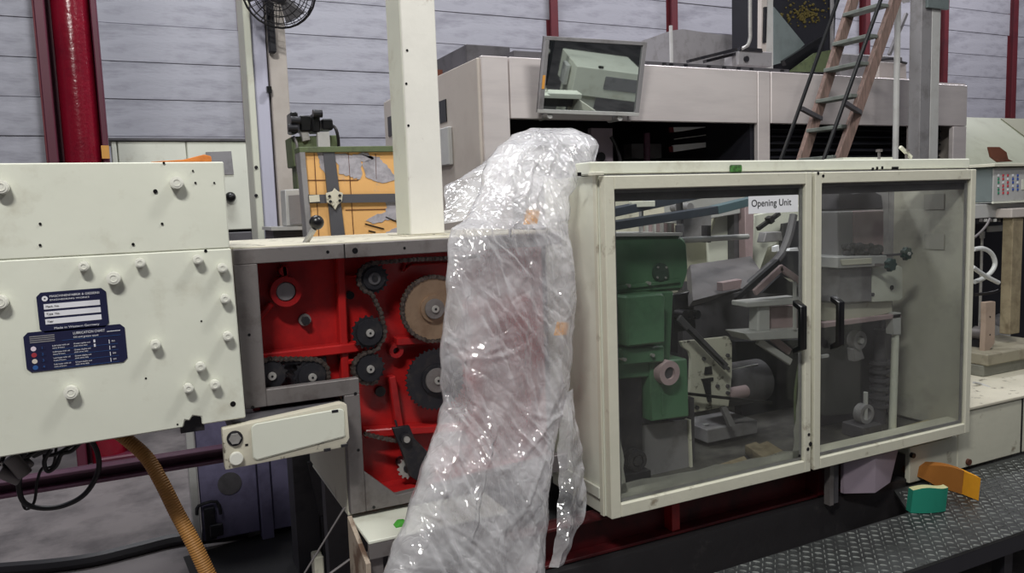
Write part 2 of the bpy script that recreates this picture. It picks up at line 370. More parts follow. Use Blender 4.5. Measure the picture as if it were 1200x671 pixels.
MB().box(xs[0]+0.02, xs[3]-0.02, y+0.06, y+0.42, 0.0, zb).build('plinth', VOID, t)
v = MB(); v.box(xs[3]-0.30, xs[3]-0.03, y-0.02, y+0.05, zb-0.2, zb-0.02, 0.006); v.build('terminal_box', GREYD, t)
# orange cloth scrap on top of the cover
p = poly([(176, 190.5), (214, 188), (238, 182), (246, 184), (247, 190.8)], 2.4)
tag(MB().prism(p, 2.36, 2.42, 0.002).build('cloth_scrap', mat('orange_cloth', (204, 122, 56), 0.9, 0, (170, 92, 40), 0.5, 30)), 'small orange rag lying on top edge of the white machine cover', 'rag')

# lavender post
y = 4.0
t = thing('steel_post', 'tall lavender white steel post with beige side plate carrying the fan', 'post', (0.62, y, 0))
def vstrip(pxa, pxb, pyr, y, y0, y1, z0, z1, name, m, bev=0.004):
    xa = at(pxa, pyr, y=y).x; xb = at(pxb, pyr, y=y).x
    return MB().box(xa, xb, y0, y1, z0, z1, bev).build(name, m, t)
vstrip(291, 299, 120, y, 3.98, 4.2, 0, 3.5, 'flange', CREAM)
vstrip(300, 317, 120, y, 4.02, 4.2, 0, 3.5, 'web', LAV)
vstrip(319, 339.5, 120, y, 4.0, 4.2, 0, 3.5, 'side_plate', BEIGE)
vstrip(314, 322, 40, 3.97, 3.95, 3.99, at(318, 62, y=3.97).z, 3.5, 'cable_conduit', VOID)
p = at(315, 105, y=3.98); MB().box(p.x-0.01, p.x+0.012, 3.97, 4.0, p.z-0.015, p.z+0.015).build('clip', BLACK, t)
for py in (196, 229):
    p = at(300, py, y=3.98); MB().cyl((p.x+0.0, 3.97, p.z), (p.x, 3.985, p.z), 0.008, n=10).build('bolt', DARK, t)

# fan
fc = at(326, -10, y=3.78)
t = thing('industrial_fan', 'dark round cage fan mounted high on the lavender post', 'fan', fc)
fdir = Vector((-0.25, -0.85, -0.35)).normalized(); fu = fdir.cross(Vector((0, 0, 1))).normalized(); fv = fdir.cross(fu)
b = MB(); R = 0.165
def fpt(r, a, d): return fc+fu*(r*math.cos(a))+fv*(r*math.sin(a))+fdir*d
prof = [(0.045, 0.075), (0.075, 0.07), (0.105, 0.06), (0.135, 0.04), (0.158, 0.015), (R, -0.02), (0.155, -0.05), (0.12, -0.07), (0.08, -0.08)]
for r, d in prof:
    b.tube([fpt(r, 2*PI*i/28, d) for i in range(29)], 0.0022 if r < R else 0.005, n=5, smooth=0)
for i in range(26):
    b.tube([fpt(r, 2*PI*i/26, d) for r, d in prof], 0.0018, n=4, smooth=0)
b.build('cage', CABLE, t)
for i in range(3):
    a0 = 2*PI*i/3
    pa = [fpt(0.03, a0-0.5, 0.015), fpt(0.14, a0-0.35, 0.02), fpt(0.145, a0+0.35, -0.01), fpt(0.03, a0+0.5, -0.01)]
    MB().hull(pa, [q+fdir*0.003 for q in pa]).build('blade', GREYD, t)
MB().cyl(fpt(0, 0, -0.12), fpt(0, 0, 0.03), 0.05, n=20, bev=0.006).build('motor', DARK, t)
MB().bar(fpt(0, 0, -0.1), Vector((0.66, 4.0, fc.z+0.02)), 0.04).build('mount_arm', DARK, t)

# insulated orange board
y = 3.2
t = thing('insulation_board', 'orange insulated board with grey cross straps and torn facing', 'board', (1.0, y, 1.5))
def pb(pts, y0, y1, name, m, par, bev=0.0): return MB().prism(poly(pts, y0), y0, y1, bev).build(name, m, par)
pb([(357, 178), (478, 176), (484, 284), (366, 284)], y, y+0.05, 'board', ORNG, t)
pb([(350, 172), (478, 170.5), (478, 177.5), (351, 178.5)], y-0.02, y+0.08, 'top_rail', OLIVE, t, 0.002)
pb([(351, 178), (357.5, 178), (367, 284), (360, 284)], y-0.02, y+0.06, 'side_rail', GREYP, t, 0.002)
q = at(364, 284, y=y); MB().box(q.x, q.x+0.05, y, y+0.05, 0, q.z).build('support_leg', GREYD, t)
pb([(379, 178), (392, 178), (405, 281), (389, 281)], y-0.012, y, 'strap', STRAP, t)
pb([(361, 228), (480, 226.5), (480, 236.5), (362, 238)], y-0.02, y-0.012, 'strap', STRAP, t)
for k, pp in enumerate([[(393, 180), (412, 181), (431, 180), (440, 186), (424, 190), (423, 209), (414, 208), (398, 203)],
           [(420, 180), (446, 183), (449, 190), (463, 205), (466, 211), (446, 215), (428, 207), (424, 190), (436, 186)],
           [(372, 178), (380, 178), (384, 206), (378, 200), (374, 188)],
           [(452, 236), (480, 236), (480, 262), (468, 258), (454, 256), (438, 262), (429, 258), (452, 248)],
           [(456, 270), (478, 264), (480, 275), (462, 279), (448, 276)]]):
    jp = []
    for (ax, ay), (bx_, by_) in zip(pp, pp[1:]+pp[:1]):
        for k2 in range(5): jp.append((ax+(bx_-ax)*k2/5+random.gauss(0, .9), ay+(by_-ay)*k2/5+random.gauss(0, .8)))
    pb(jp, y-0.003, y, 'torn_facing', FOIL, t)
p = at(392, 232, y=y-0.03)
b = MB(); b.prism(poly([(382, 226), (390, 224), (392, 220), (396, 224), (402, 226), (401, 236), (396, 240), (393, 246), (389, 240), (383, 237)], y-0.03), y-0.03, y-0.02, 0.002)
b.build('clamp_plate', CREAMD, t)
for px, py in ((386, 230), (398, 229), (387, 236), (398, 235)):
    q = at(px, py, y=y-0.03); MB().cyl((q.x, y-0.036, q.z), (q.x, y-0.029, q.z), 0.006, n=10).build('rivet', DARK, t)
pb([(362, 229), (374, 228), (375, 236), (363, 237)], y-0.026, y-0.02, 'end_clip', CREAMD, t)
for l in ([(408, 178), (415, 282)], [(440, 180), (441, 210)], [(361, 211), (420, 211)], [(405, 246), (452, 245)], [(368, 178), (374, 280)]):
    q = [at(*l[0], y=y-0.002), at(*l[1], y=y-0.002)]
    MB().bar(q[0], q[1], 0.002, 0.003).build('seam_line', RUST, t)
for l in ([(428, 262), (450, 268)], [(432, 270), (440, 272)], [(452, 254), (466, 260)]):
    MB().bar(at(*l[0], y=y-0.003), at(*l[1], y=y-0.003), 0.005, 0.004).build('tear', BLACK, t)

# valve cluster on top of the box behind the board
y = 3.5
t = thing('valve_manifold', 'cluster of black solenoid valves on a green box behind orange board', 'valve', (1.1, y, 1.9))
pb([(341, 160), (397, 158), (398, 195), (344, 195)], y, y+0.15, 'mount_box', OLIVE, t, 0.004)
q = at(370, 194, y=y); MB().box(q.x-0.08, q.x+0.08, y+0.02, y+0.13, 0, q.z).build('pedestal', OLIVE, t)
for (x0, y0, x1, y1) in ((340, 131, 349, 156), (351, 135, 364, 154), (365, 133, 375, 155), (377, 139, 390, 152)):
    pb([(x0, y0), (x1, y0), (x1+1, y1), (x0+1, y1)], y-0.03, y+0.06, 'valve_body', BLACK, t, 0.006)
for px, py in ((343, 150), (346, 141), (372, 133)):
    q = at(px, py, y=y-0.05); MB().cyl((q.x-0.02, y-0.05, q.z), (q.x+0.02, y-0.05, q.z), 0.017, n=14).build('coil', DARK, t)
pb([(372, 155), (386, 154), (387, 172), (373, 172)], y-0.03, y, 'name_plate', LGREY, t)
pb([(352, 154), (361, 153), (364, 164), (355, 166)], y-0.02, y+0.02, 'fitting', STEEL, t, 0.003)
MB().tube([at(388, 146, y=y), at(393, 150, y=y-0.02), at(396, 160, y=y-0.02), at(397, 172, y=y)], 0.007).build('hose', CABLE, t)
MB().tube([at(344, 160, y=y), at(348, 170, y=y-0.02), at(347, 185, y=y-0.02), at(350, 205, y=y)], 0.006).build('hose', GREYC, t)
# pale box frame between post and board
y = 3.4
t = thing('junction_box', 'small pale grey box frame between lavender post and orange board', 'box', (0.8, y, 1.4))
b = MB(); o4 = poly([(334, 222), (356, 221), (358, 264), (336, 265)], y)
b.prism(o4, y, y+0.12, 0.004); b.build('body', LGREY, t)
pb([(338, 229), (352, 228), (354, 262), (340, 263)], y-0.006, y-0.0, 'lid', GREYP, t)
pb([(318, 266), (362, 265), (362, 269), (318, 270)], y-0.06, y+0.2, 'shelf', LGREY, t)
pb([(320, 270), (362, 269), (362, 290), (321, 290)], y-0.02, y+0.2, 'base_box', GREYD, t)
q = at(340, 288, y=y); MB().box(q.x-0.05, q.x+0.05, y, y+0.15, 0, q.z).build('pedestal', GREYD, t)

# ================================================================== SILVER CANOPY MACHINE (rear)
YC = 4.0
xl = 1.787; xr = 5.93; zt = 2.425; zb = 2.085
t = thing('canopy_machine', 'long silver sheet steel canopy machine with dark openings behind the guard', 'machine', (xl, YC, 0))
def bx(name, m, *a, bev=0.0, par=None): return MB().box(*a, bev).build(name, m, par or t)
xa = at(597, 100, y=YC).x; xm0 = at(888, 160, y=YC).x; xm1 = at(903, 160, y=YC).x
xp0 = at(1062, 160, y=YC).x; xr0 = at(1117, 165, y=YC).x; xw = at(1091, 165, y=YC).x; zw = at(1100, 147, y=YC).z
g = 0.003
bx('fascia_panel', SILVER, xl, xa-g, YC, YC+0.04, 0.4, zt, bev=0.004)
xq = at(735, 100, y=YC).x
bx('fascia_panel', SILVER, xa+g, xq-g, YC-0.004, YC+0.04, zb, zt, bev=0.004)
bx('fascia_panel', SILVER, xq+g, xm0-g, YC, YC+0.04, zb, zt, bev=0.004)
bx('fascia_panel', SILVER, xm0+g, xm1-g, YC, YC+0.04, 0.4, zt, bev=0.004)
bx('fascia_panel', SILVER, xm1+g, xp0+0.1-g, YC-0.003, YC+0.04, zb, zt, bev=0.004)
bx('fascia_panel', SILVER, xp0+0.1+g, xr, YC, YC+0.04, zw, zt-0.02, bev=0.004)
bx('fascia_panel', SILVER, xr0, xr, YC, YC+0.04, 0.4, zw-g, bev=0.004)
bx('fascia_panel', SILVER, xp0+0.05, xw, YC, YC+0.04, 0.4, zw-g, bev=0.004)
bx('side_panel', SILVERF, xl-0.02, xl+0.02, YC+0.02, 4.72, 0.4, zt-0.01, bev=0.004)
bx('side_panel', SILVERF, xl-0.02, xl+0.02, 4.725, 5.25, 0.4, zt+0.0, bev=0.004)
bx('side_panel', SILVERF, xl-0.02, xl+0.02, 5.255, 5.8, 0.4, zt-0.02, bev=0.004)
bx('roof', SILVER, xl, xr, YC+0.02, 5.8, zt-0.025, zt-0.005)
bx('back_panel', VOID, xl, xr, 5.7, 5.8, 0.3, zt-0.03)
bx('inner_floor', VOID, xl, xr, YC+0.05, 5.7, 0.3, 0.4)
bx('end_panel', SILVERF, xr-0.03, xr, YC+0.04, 5.8, 0.4, zt-0.03)
def onx(px, py, x): return at(px, py, x=x)
p0 = onx(523, 116, xl-0.02); p1 = onx(515, 145, xl-0.02)
bx('vent_opening', BLACK, xl-0.026, xl-0.019, p0.y, p1.y+0.05, p1.z, p0.z)
p0 = onx(530, 148, xl-0.02); p1 = onx(514, 196, xl-0.02)
bx('hatch_cover', LGREY, xl-0.05, xl-0.02, p0.y, p1.y, p1.z, p0.z, bev=0.006)
p0 = onx(466, 133, xl-0.02); p1 = onx(456, 160, xl-0.02)
bx('vent_opening', BLACK, xl-0.026, xl-0.019, p0.y, p1.y, p1.z, p0.z)
p0 = onx(466, 95, xl-0.02); p1 = onx(456, 108, xl-0.02)
bx('roof_fitting', GREYD, xl, xl+0.1, p0.y, p1.y, zt-0.01, zt+0.09)
# inner louvre slats behind the ladder opening
sm = MB().hull([(xm1, YC+0.10, 0), (xm1, YC+0.16, 0.03), (xm1, YC+0.165, 0.025), (xm1, YC+0.105, -0.005)],
               [(xr0, YC+0.10, 0), (xr0, YC+0.16, 0.03), (xr0, YC+0.165, 0.025), (xr0, YC+0.105, -0.005)]).mesh('louvre_slat', VOID)
for i in range(9):
    o = bpy.data.objects.new('louvre_slat', sm); COL.objects.link(o); o.parent = t; o.location = Vector((0, 0, 1.66+0.05*i))-Vector((xl, YC, 0))
bx('louvre_back', BLACK, xm1, xr-0.05, YC+0.2, YC+0.22, 0.4, zb+0.1)
bx('inner_partition', VOID, xm0-0.02, xm1+0.02, YC+0.05, 5.6, 0.4, zt-0.03)
# inside the middle opening
bx('inner_panel', PURBOX, at(693, 170, y=4.3).x, at(718, 170, y=4.3).x, 4.3, 4.34, 1.3, at(700, 150, y=4.3).z)
q = at(703, 184, y=4.29); MB().cyl((q.x, 4.27, q.z), (q.x, 4.3, q.z), 0.03).build('port', BLACK, t)
MB().tube([at(716, 160, y=4.25), at(722, 172, y=4.25), at(728, 192, y=4.25), at(730, 215, y=4.25)], 0.012).build('hose', CABLE, t)
q = at(758, 170, y=4.4); MB().cyl((q.x, 4.4, 1.2), (q.x, 4.4, q.z+0.08), 0.022).build('inner_pipe', PURB, t)
bx('inner_box', GREYD, at(740, 160, y=4.6).x, at(775, 160, y=4.6).x, 4.6, 4.7, 1.9, 2.0)
for pp in ([(785, 149), (830, 148.5), (800, 153.5), (786, 155)], [(789, 170), (829, 166.5), (830, 172), (789, 178)]):
    pb(pp, 4.5, 4.52, 'painted_light_strip', PAPER, t)  # white plates stand in for bright strips of light inside the opening
pb([(784, 149), (789, 149), (790, 155), (785, 155)], 4.49, 4.5, 'red_end', MULL, t)
pb([(784, 172), (788.5, 171), (789, 178), (785, 178)], 4.49, 4.5, 'red_end', MULL, t)
MB().bar(at(790, 163, y=4.5), at(828, 158, y=4.5), 0.006).build('painted_light_strip', LGREY, t)
bx('inner_post', GREYD, at(830, 170, y=4.55).x, at(842, 170, y=4.55).x, 4.55, 4.6, 1.2, zb+0.1)
bx('inner_rail', GREYD, at(640, 160, y=4.6).x, at(700, 160, y=4.6).x, 4.6, 4.66, 2.0, 2.03)
bx('inner_rail', GREYD, at(600, 160, y=4.6).x, at(900, 160, y=4.6).x, 5.2, 5.26, 1.75, 1.79)
# ridge strips on roof front edge
bx('roof_rail', GREYD, at(757, 74, y=YC+0.02).x, at(925, 85, y=YC+0.02).x, YC+0.02, YC+0.05, zt-0.005, zt+0.025)
for px in (778, 786, 803, 830, 848, 865, 880, 916):
    q = at(px, 78, y=YC+0.02); MB().box(q.x-0.012, q.x+0.012, YC+0.01, YC+0.02, zt-0.002, zt+0.02).build('rail_clip', DARK, t)
bx('roof_tray', GREYD, at(543, 60, y=4.55).x, at(598, 62, y=4.5).x, 4.5, 5.1, zt-0.005, zt+0.165, bev=0.004)
bx('roof_tray', GREYD, at(602, 62, y=4.3).x, at(640, 62, y=4.3).x, 4.3, 4.49, zt-0.005, zt+0.10)
bx('roof_edge_angle', RUST, xl-0.015, xl+0.06, 4.75, 5.6, zt-0.005, zt+0.05)
# things on the roof
t2 = thing('air_duct', 'broad dull grey curved sheet duct on the canopy roof', 'duct', (4.0, 5.2, zt))
y = 5.2
pts = [(788, 90), (786, 36), (800, 34), (840, 40), (880, 42), (896, 41), (896, 90)]
MB().prism(poly(pts, y), y, y+0.4).build('duct_body', GREYP, t2)
MB().bar(at(786, 30, y=y-0.01), at(787, 80, y=y-0.01), 0.02).build('edge_angle', LGREY, t2)
t2 = thing('roof_pipe', 'bent galvanised pipe rising from grey valve box on canopy roof', 'pipe', (3.9, 4.3, zt))
y = 4.3
MB().tube([at(879, -60, y=y), at(879, -10, y=y), at(879, 30, y=y), at(879, 44, y=y), at(876, 53, y=y), at(868, 58, y=y)], 0.013, n=10).build('pipe', STEEL, t2)
pb([(866, 59), (905, 61), (905, 78), (865, 76)], y, y+0.15, 'valve_box', GREYP, t2, 0.004)
pb([(868, 55), (893, 57), (894, 61), (867, 59)], y-0.01, y+0.16, 'box_lid', DARK, t2)
q = at(875, 69, y=y-0.01); MB().cyl((q.x, y-0.015, q.z), (q.x, y, q.z), 0.02, n=12).build('port', DARK, t2)
MB().bar(at(806, 72, y=y), at(862, 58, y=y), 0.03, 0.02).build('cable_tray', DARK, t2)
MB().bar(at(826, 72, y=y+.05), at(866, 62, y=y+.05), 0.04, 0.02).build('cable_tray', DARK, t2)
t2 = thing('chute', 'dark hopper chute with grey green gussets behind the wooden ladder', 'chute', (4.4, 4.5, zt))
y = 4.5
pb([(900, 0), (906, -40), (906, 82), (897, 82)], y-0.05, y, 'edge_post', LGREY, t2)
pb([(893, -40), (899, -40), (898, 76), (892, 76)], y-0.06, y-0.02, 'edge_post', BEIGE, t2)
pb([(896, 8), (899, 8), (898, 50), (895, 50)], y-0.075, y-0.06, 'bracket_slot', DARK, t2)
pb([(906, -40), (982, -40), (976, 84), (906, 84)], y+0.05, y+0.5, 'hopper_shell', VOID, t2)
pb([(907, 8), (943, 52), (922, 72), (907, 76)], y, y+0.02, 'gusset', GREYG, t2)
pb([(925, 84), (955, 62), (976, 58), (978, 84)], y, y+0.02, 'gusset', OLIVE, t2)
MB().bar(at(918, 74, y=y-0.02), at(962, 46, y=y-0.02), 0.04).build('strut', BLACK, t2)
MB().bar(at(975, -30, y=y), at(975, 84, y=y), 0.02).build('strut', GREYP, t2)
b = MB()
for i in range(170):
    q = at(random.gauss(943, 11), random.gauss(16, 6), y=y+0.045); b.sphere((q.x, q.y, q.z), random.uniform(0.004, 0.012), n=6)
b.build('fibre_residue', mat('dusty_ochre_fibre', (86, 76, 34), 0.95), t2)['kind'] = 'stuff'
t2 = thing('roof_motor', 'low grey equipment housing on canopy roof behind the ladder', 'housing', (5.0, 4.6, zt))
pb([(985, 62), (1058, 66), (1060, 96), (985, 90)], 4.5, 4.9, 'housing', GREYP, t2, 0.01)
pb([(1030, 72), (1062, 74), (1063, 100), (1030, 96)], 4.4, 4.5, 'side_cover', BEIGE, t2, 0.005)
MB().bar(at(1042, 64, y=4.45), at(1062, 16, y=4.45), 0.025).build('strut', GREYP, t2)
MB().tube([at(1032, 70, y=4.4), at(1046, 69, y=4.35), at(1054, 72, y=4.35), at(1062, 74, y=4.4)], 0.01).build('hose', CABLE, t2)
MB().bar(at(1060, 0, y=4.6), at(1079, -30, y=4.6), 0.06).build('brace', LGREY, t2)

# mirror
t = thing('tilted_mirror', 'tilted rectangular mirror in a grey metal frame above the guard cabinet', 'mirror', at(690, 136, y=3.92))
TL, TR, BR, BL = at(638, 42, y=3.835), at(757, 49, y=3.835), at(747, 136, y=3.93), at(630, 132, y=3.93)
nx = (TR-TL).cross(BL-TL).normalized()
if nx.y > 0: nx = -nx
def lerp4(u, v): return (TL*(1-u)+TR*u)*(1-v)+(BL*(1-u)+BR*u)*v
def slab(u0, u1, v0, v1, d0, d1, name, m, par=None):
    q = [lerp4(u0, v0), lerp4(u1, v0), lerp4(u1, v1), lerp4(u0, v1)]
    return MB().hull([c+nx*d0 for c in q], [c+nx*d1 for c in q], 0.0015).build(name, m, par or t)
e = 0.05
slab(0, 1, 0, e, -0.01, 0.015, 'frame_bar', GREYP); slab(0, 1, 1-e, 1, -0.01, 0.015, 'frame_bar', LGREY)
slab(0, e*0.8, e, 1-e, -0.01, 0.015, 'frame_bar', GREYP); slab(1-e*0.8, 1, e, 1-e, -0.01, 0.015, 'frame_bar', GREYP)
slab(e*0.8, 1-e*0.8, e, 1-e, -0.006, 0.004, 'mirror_glass', MIRR)
slab(0.0, 1, 0.0, 1, -0.02, -0.011, 'backing', GREYD)
slab(0.005, 0.03, 0.5, 0.68, 0.015, 0.017, 'yellow_tag', ORTAPE)
for u in (0.12, 0.82):
    q = lerp4(u, 1.03); MB().cyl(q+Vector((0, 0, 0)), q+Vector((0, 0.12, 0.0)), 0.018, n=12).build('hinge_knob', LGREY, t)

# ladder (climbs along +x, rungs along y)
def rail(pa, pb, y, w, h, name, m, par, ext=1.6):
    a = at(*pa, y=y); b_ = at(*pb, y=y); d = b_-a
    return MB().bar(a-d*0.35, b_+d*0.4, w, h, 0.004, up=(0, 1, 0)).build(name, m, par)
yn = 3.5; an = at(1003, 112, y=yn); yf = at(961, 117, x=an.x).y
t = thing('wooden_ladder', 'weathered wooden ladder leaning right with grey treads and black handrails', 'ladder', (at(985, 186, y=yn).x, yn, 0))
rail((988, 176), (1048, 4), yn, 0.075, 0.035, 'stile', WOODL, t)
rail((943, 178), (998, 6), yf, 0.075, 0.035, 'stile', WOODL, t)
for px, py in ((1036, 6), (1023, 42), (1013, 74), (1003, 112), (992, 148), (982, 184)):
    a = at(px, py, y=yn)
    MB().box(a.x-0.045, a.x+0.045, yn, yf, a.z-0.012, a.z+0.012, 0.003).build('tread', TREAD, t)
yr = yn-0.1
for (pa, pb_, yy) in (((972, 168), (1032, 0), yn-0.15), ((922, 168), (982, 0), yf-0.1)):
    a = at(*pa, y=yy); b_ = at(*pb_, y=yy); d = b_-a
    MB().cyl(a-d*0.3, b_+d*0.4, 0.012, n=10).build('handrail', BLACK, t)
MB().bar(at(989, 120, y=yn-0.15), at(1008, 132, y=yn-0.01), 0.025).build('rail_bracket', GREYD, t)
MB().bar(at(939, 127, y=yf-0.1), at(962, 139, y=yf-0.01), 0.025).build('rail_bracket', GREYD, t)

# two uprights right of the ladder
y = 3.6
t = thing('square_upright', 'thick pale grey square steel upright right of the wooden ladder', 'post', (at(1084, 180, y=y).x, y, 0))
xa = at(1074, 100, y=y).x; xb = at(1086, 100, y=y).x; xc = at(1097, 100, y=y).x
MB().box(xa, xb, y-0.03, y+0.06, 0, 3.5, 0.003).build('left_flange', GREYP, t)
MB().box(xb+0.001, xc-0.008, y-0.03, y+0.06, 0, 3.5, 0.003).build('web', LGREY, t)
q = at(1092, 4, y=y-0.04); MB().box(q.x-0.05, q.x+0.16, y-0.05, y-0.03, q.z-0.03, q.z+0.05).build('gusset_plate', GREYG, t)
xa = at(1066, 100, y=y).x
tag(MB().cyl((xa+0.0, y+0.1, 0), (xa+0.0, y+0.1, 3.5), 0.02, n=14).build('thin_upright', LGREY), 'thin grey round upright pipe between ladder and square upright', 'pipe')

# ================================================================== LEFT WHITE MACHINE COVER
YB = 2.2
t = thing('machine_cover', 'large cream machine cover with round bolts and two navy data plates', 'machine cover', (-0.05, YB, 1.04))
b = MB()
nt = poly([(215, 500.5), (217, 492), (222, 493), (226, 487), (236, 488), (237, 497.5)], YB)
b.prism([(-0.95, 1.02), (-0.95, 1.5108), (0.2285, 1.5112), (0.2345, 1.046), nt[5], nt[4], nt[3], nt[2], nt[1], nt[0]], YB, YB+0.05, 0.003)
b.build('lower_panel', CREAM, t)
MB().box(-0.95, 0.2255, YB+0.002, YB+0.05, 1.512, 1.741, 0.003).build('upper_panel', CREAM, t)
MB().box(-0.95, 0.215, YB+0.055, YB+0.28, 1.08, 1.735, 0.004).build('body', CREAM, t)
q = at(225, 493, y=YB+0.03); MB().box(q.x-0.03, q.x+0.03, YB+0.03, YB+0.08, q.z-0.03, q.z+0.02).build('torn_bracket', DARK, t)
bm_ = MB(); bm_.cyl((0, -0.02, 0), (0, 0, 0), 1.0, n=22)
def boltmesh(r):
    b = MB(); b.cyl((0, -0.024, 0), (0, 0.0, 0), r, n=22, bev=0.002); b.ring((0, -0.0255, 0), (0, -0.022, 0), r*0.62, r*0.45, 20); b.cyl((0, -0.0245, 0), (0, -0.02, 0), r*0.3, n=12)
    return b.mesh('bolt', BOLTW)
bm_.bm.free()
BIG = boltmesh(0.0165); SM = boltmesh(0.0125)
for px, py, me in ((1, 219, BIG), (207, 214, BIG), (98, 312, SM), (133, 326, BIG), (164, 308, SM), (232, 304, SM), (261, 314, SM), (264, 350, SM), (267, 394, SM),
                   (182, 404, SM), (235, 430, SM), (221, 455, SM), (252, 451, SM), (83, 460, BIG), (0, 354, BIG)):
    q = at(px, py, y=YB-0.02); inst('bolt', me, t, (q.x, YB, q.z))
hm = MB().ring((0, -0.0015, 0), (0, 0.002, 0), 1.0, 0.8, 14).mesh('hole', GREYM); hk = MB().cyl((0, -0.001, 0), (0, 0.002, 0), 0.82, n=14).mesh('hole', BLACK)
for px, py, r in ((182, 224, 2.6), (47, 262, 1.5), (47, 287, 1.5), (190, 262, 1.6), (156, 286, 1.8), (273, 473, 3.6), (229, 214, 1.3), (251, 214, 1.2), (241, 294, 2.0), (171, 443, 1.3), (226, 200, 1.2), (236, 376, 1.2), (192, 190.8, 1.5), (208, 497, 1.2)):
    q = at(px, py, y=YB); r = r/400
    inst('hole', hk, t, (q.x, YB, q.z), sc=(r, 1, r))
# data plates: placed on the panel with a slight turn
def dataplate(cpx, w, h, ang, rows):
    c = at(*cpx, y=YB); ca, sa = math.cos(ang), math.sin(ang)
    def L(u, v): return (c.x+u*ca-v*sa, c.z+u*sa+v*ca)
    k = min(w, h)*0.1
    p8 = [L(*q) for q in ((-w/2+k, -h/2), (w/2-k, -h/2), (w/2, -h/2+k), (w/2, h/2-k), (w/2-k, h/2), (-w/2+k, h/2), (-w/2, h/2-k), (-w/2, -h/2+k))]
    pl = MB().prism(p8, YB-0.0025, YB-0.0003).build('data_plate', NAVY, t, origin=(c.x, YB, c.z))
    def bar(u0, u1, v0, v1, m, name='print_bar'):
        MB().prism([L(u0, v0), L(u1, v0), L(u1, v1), L(u0, v1)], YB-0.0032, YB-0.0024).build(name, m, pl)
    def tx(s, u, v, size, m, width=None, dep=0.0036):
        x, z = L(u, v); text('lettering', s, size, m, pl, (x, YB-dep, z), tilt=ang, width=width)
    def dot(u, v, r, m, name='print_dot'):
        x, z = L(u, v); MB().cyl((x, YB-0.0034, z), (x, YB-0.0024, z), r, n=18).build(name, m, pl)
    return pl, bar, tx, dot
pl, bar, tx, dot = dataplate((86, 363), 0.151, 0.099, math.radians(0.6), 3)
dot(-0.058, 0.034, 0.0065, WHITE); dot(-0.058, 0.034, 0.002, NAVY)
tx('MASCHINENFABRIK & GIESSEREI', -0.048, 0.0385, 0.0075, WHITE, 0.108)
tx('ENGINEERING WORKS', -0.048, 0.0295, 0.0055, WHITE, 0.085)
for i, s in enumerate(('Mach. No.', 'Type  No.', 'Year')):
    v = 0.014-0.0185*i; bar(-0.062, 0.060, v-0.0065, v+0.0065, WHITE); tx(s, -0.058, v, 0.007, PRINT)
tx('Made in Western Germany', -0.045, -0.0405, 0.0075, WHITE, 0.098)
pl, bar, tx, dot = dataplate((90, 407), 0.221, 0.098, math.radians(0.4), 4)
for i, k in enumerate(('white', 'red', 'cream', 'blue')):
    v = 0.008-0.0155*i; dot(-0.092, v, 0.0058, DOTS[k])
    bar(-0.078, -0.066, v-0.004, v+0.004, NAVY); tx(str(i+1), -0.076, v, 0.009, DOTS['blue'])
    tx('Lubricate with oil', -0.052, v+0.003, 0.005, WHITE, 0.036); tx('every 8 hours', -0.052, v-0.003, 0.005, WHITE, 0.026)
    tx('Grease nipples and', -0.006, v+0.003, 0.005, WHITE, 0.036); tx('chain drive daily', -0.006, v-0.003, 0.005, WHITE, 0.030)
    bar(0.072, 0.0735, v-0.006, v+0.004, WHITE); bar(-0.05, 0.092, v-0.0078, v-0.0072, DOTS['blue'])
    tx('ISO', 0.078, v, 0.005, WHITE)
for v in (0.014, 0.003): bar(0.038, 0.042, v-0.005, v+0.002, WHITE)
tx('LUBRICATION CHART', -0.005, 0.037, 0.009, WHITE, 0.07); tx('Oil and grease types', -0.005, 0.027, 0.0065, WHITE, 0.055)
for k in range(4): bar(-0.098, -0.045, 0.0225+0.0048*k, 0.0247+0.0048*k, GREYP)
bar(0.07, 0.1, 0.0325, 0.034, WHITE); bar(-0.03, 0.1, 0.0215, 0.0222, DOTS['blue'])

# ================================================================== GEAR HOUSING
YG = 2.3; YK = 2.45
t = thing('gear_housing', 'open cream gear housing with red interior, sprockets and chains', 'gearbox', (0.8, YG, 0.66))
XE = 1.30
b = MB()
b.box(0.243, XE, YG, YG+0.03, 1.46, 1.503, 0.002)
b.box(0.243, 0.306, YG, YG+0.03, 1.045, 1.4598, 0.002)
sA = [(0.3062, 1.045), (0.579, 1.045), (0.579, 1.094), (0.3062, 1.094)]
b.prism(sA, YG, YG+0.03, 0.002)
b.box(0.531, 0.579, YG, YG+0.03, 0.672, 1.0448, 0.002)
b.prism([(0.5792, 0.672), (XE, 0.672), (XE, 0.735), P(465, 580, YG), P(432, 556, YG), (0.5792, P(428, 552, YG)[1])], YG, YG+0.03, 0.002)
fr_ = b.build('flange_frame', GREYM, t)
q = at(404, 300, y=YG); MB().box(q.x-0.0015, q.x+0.0015, YG-0.0008, YG+0.002, 1.46, 1.503).build('joint_line', BLACK, fr_)
for px, py, r in ((384, 295, 2.2), (416, 293.5, 4.2), (474, 290.5, 2.0), (292, 392, 2), (296, 477, 2.4), (416.5, 461, 2.4), (420, 527, 2.2), (438, 594, 2.4)):
    q = at(px, py, y=YG); inst('bolt_hole', hk, fr_, (q.x, YG, q.z), sc=(r/390, 1, r/390))
b = MB(); b.box(0.27, XE, YK, YK+0.05, 1.03, 1.495); b.build('back_plate', RED, t)
b = MB(); b.box(0.55, XE, YK, YK+0.05, 0.68, 1.0295); b.build('back_plate', RED, t)
b = MB(); b.box(0.27, XE, YG+0.03, YK, 1.462, 1.495); b.box(0.27, 0.29, YG+0.03, YK, 1.03, 1.461); b.box(0.29, 0.56, YG+0.03, YK, 1.047, 1.06)
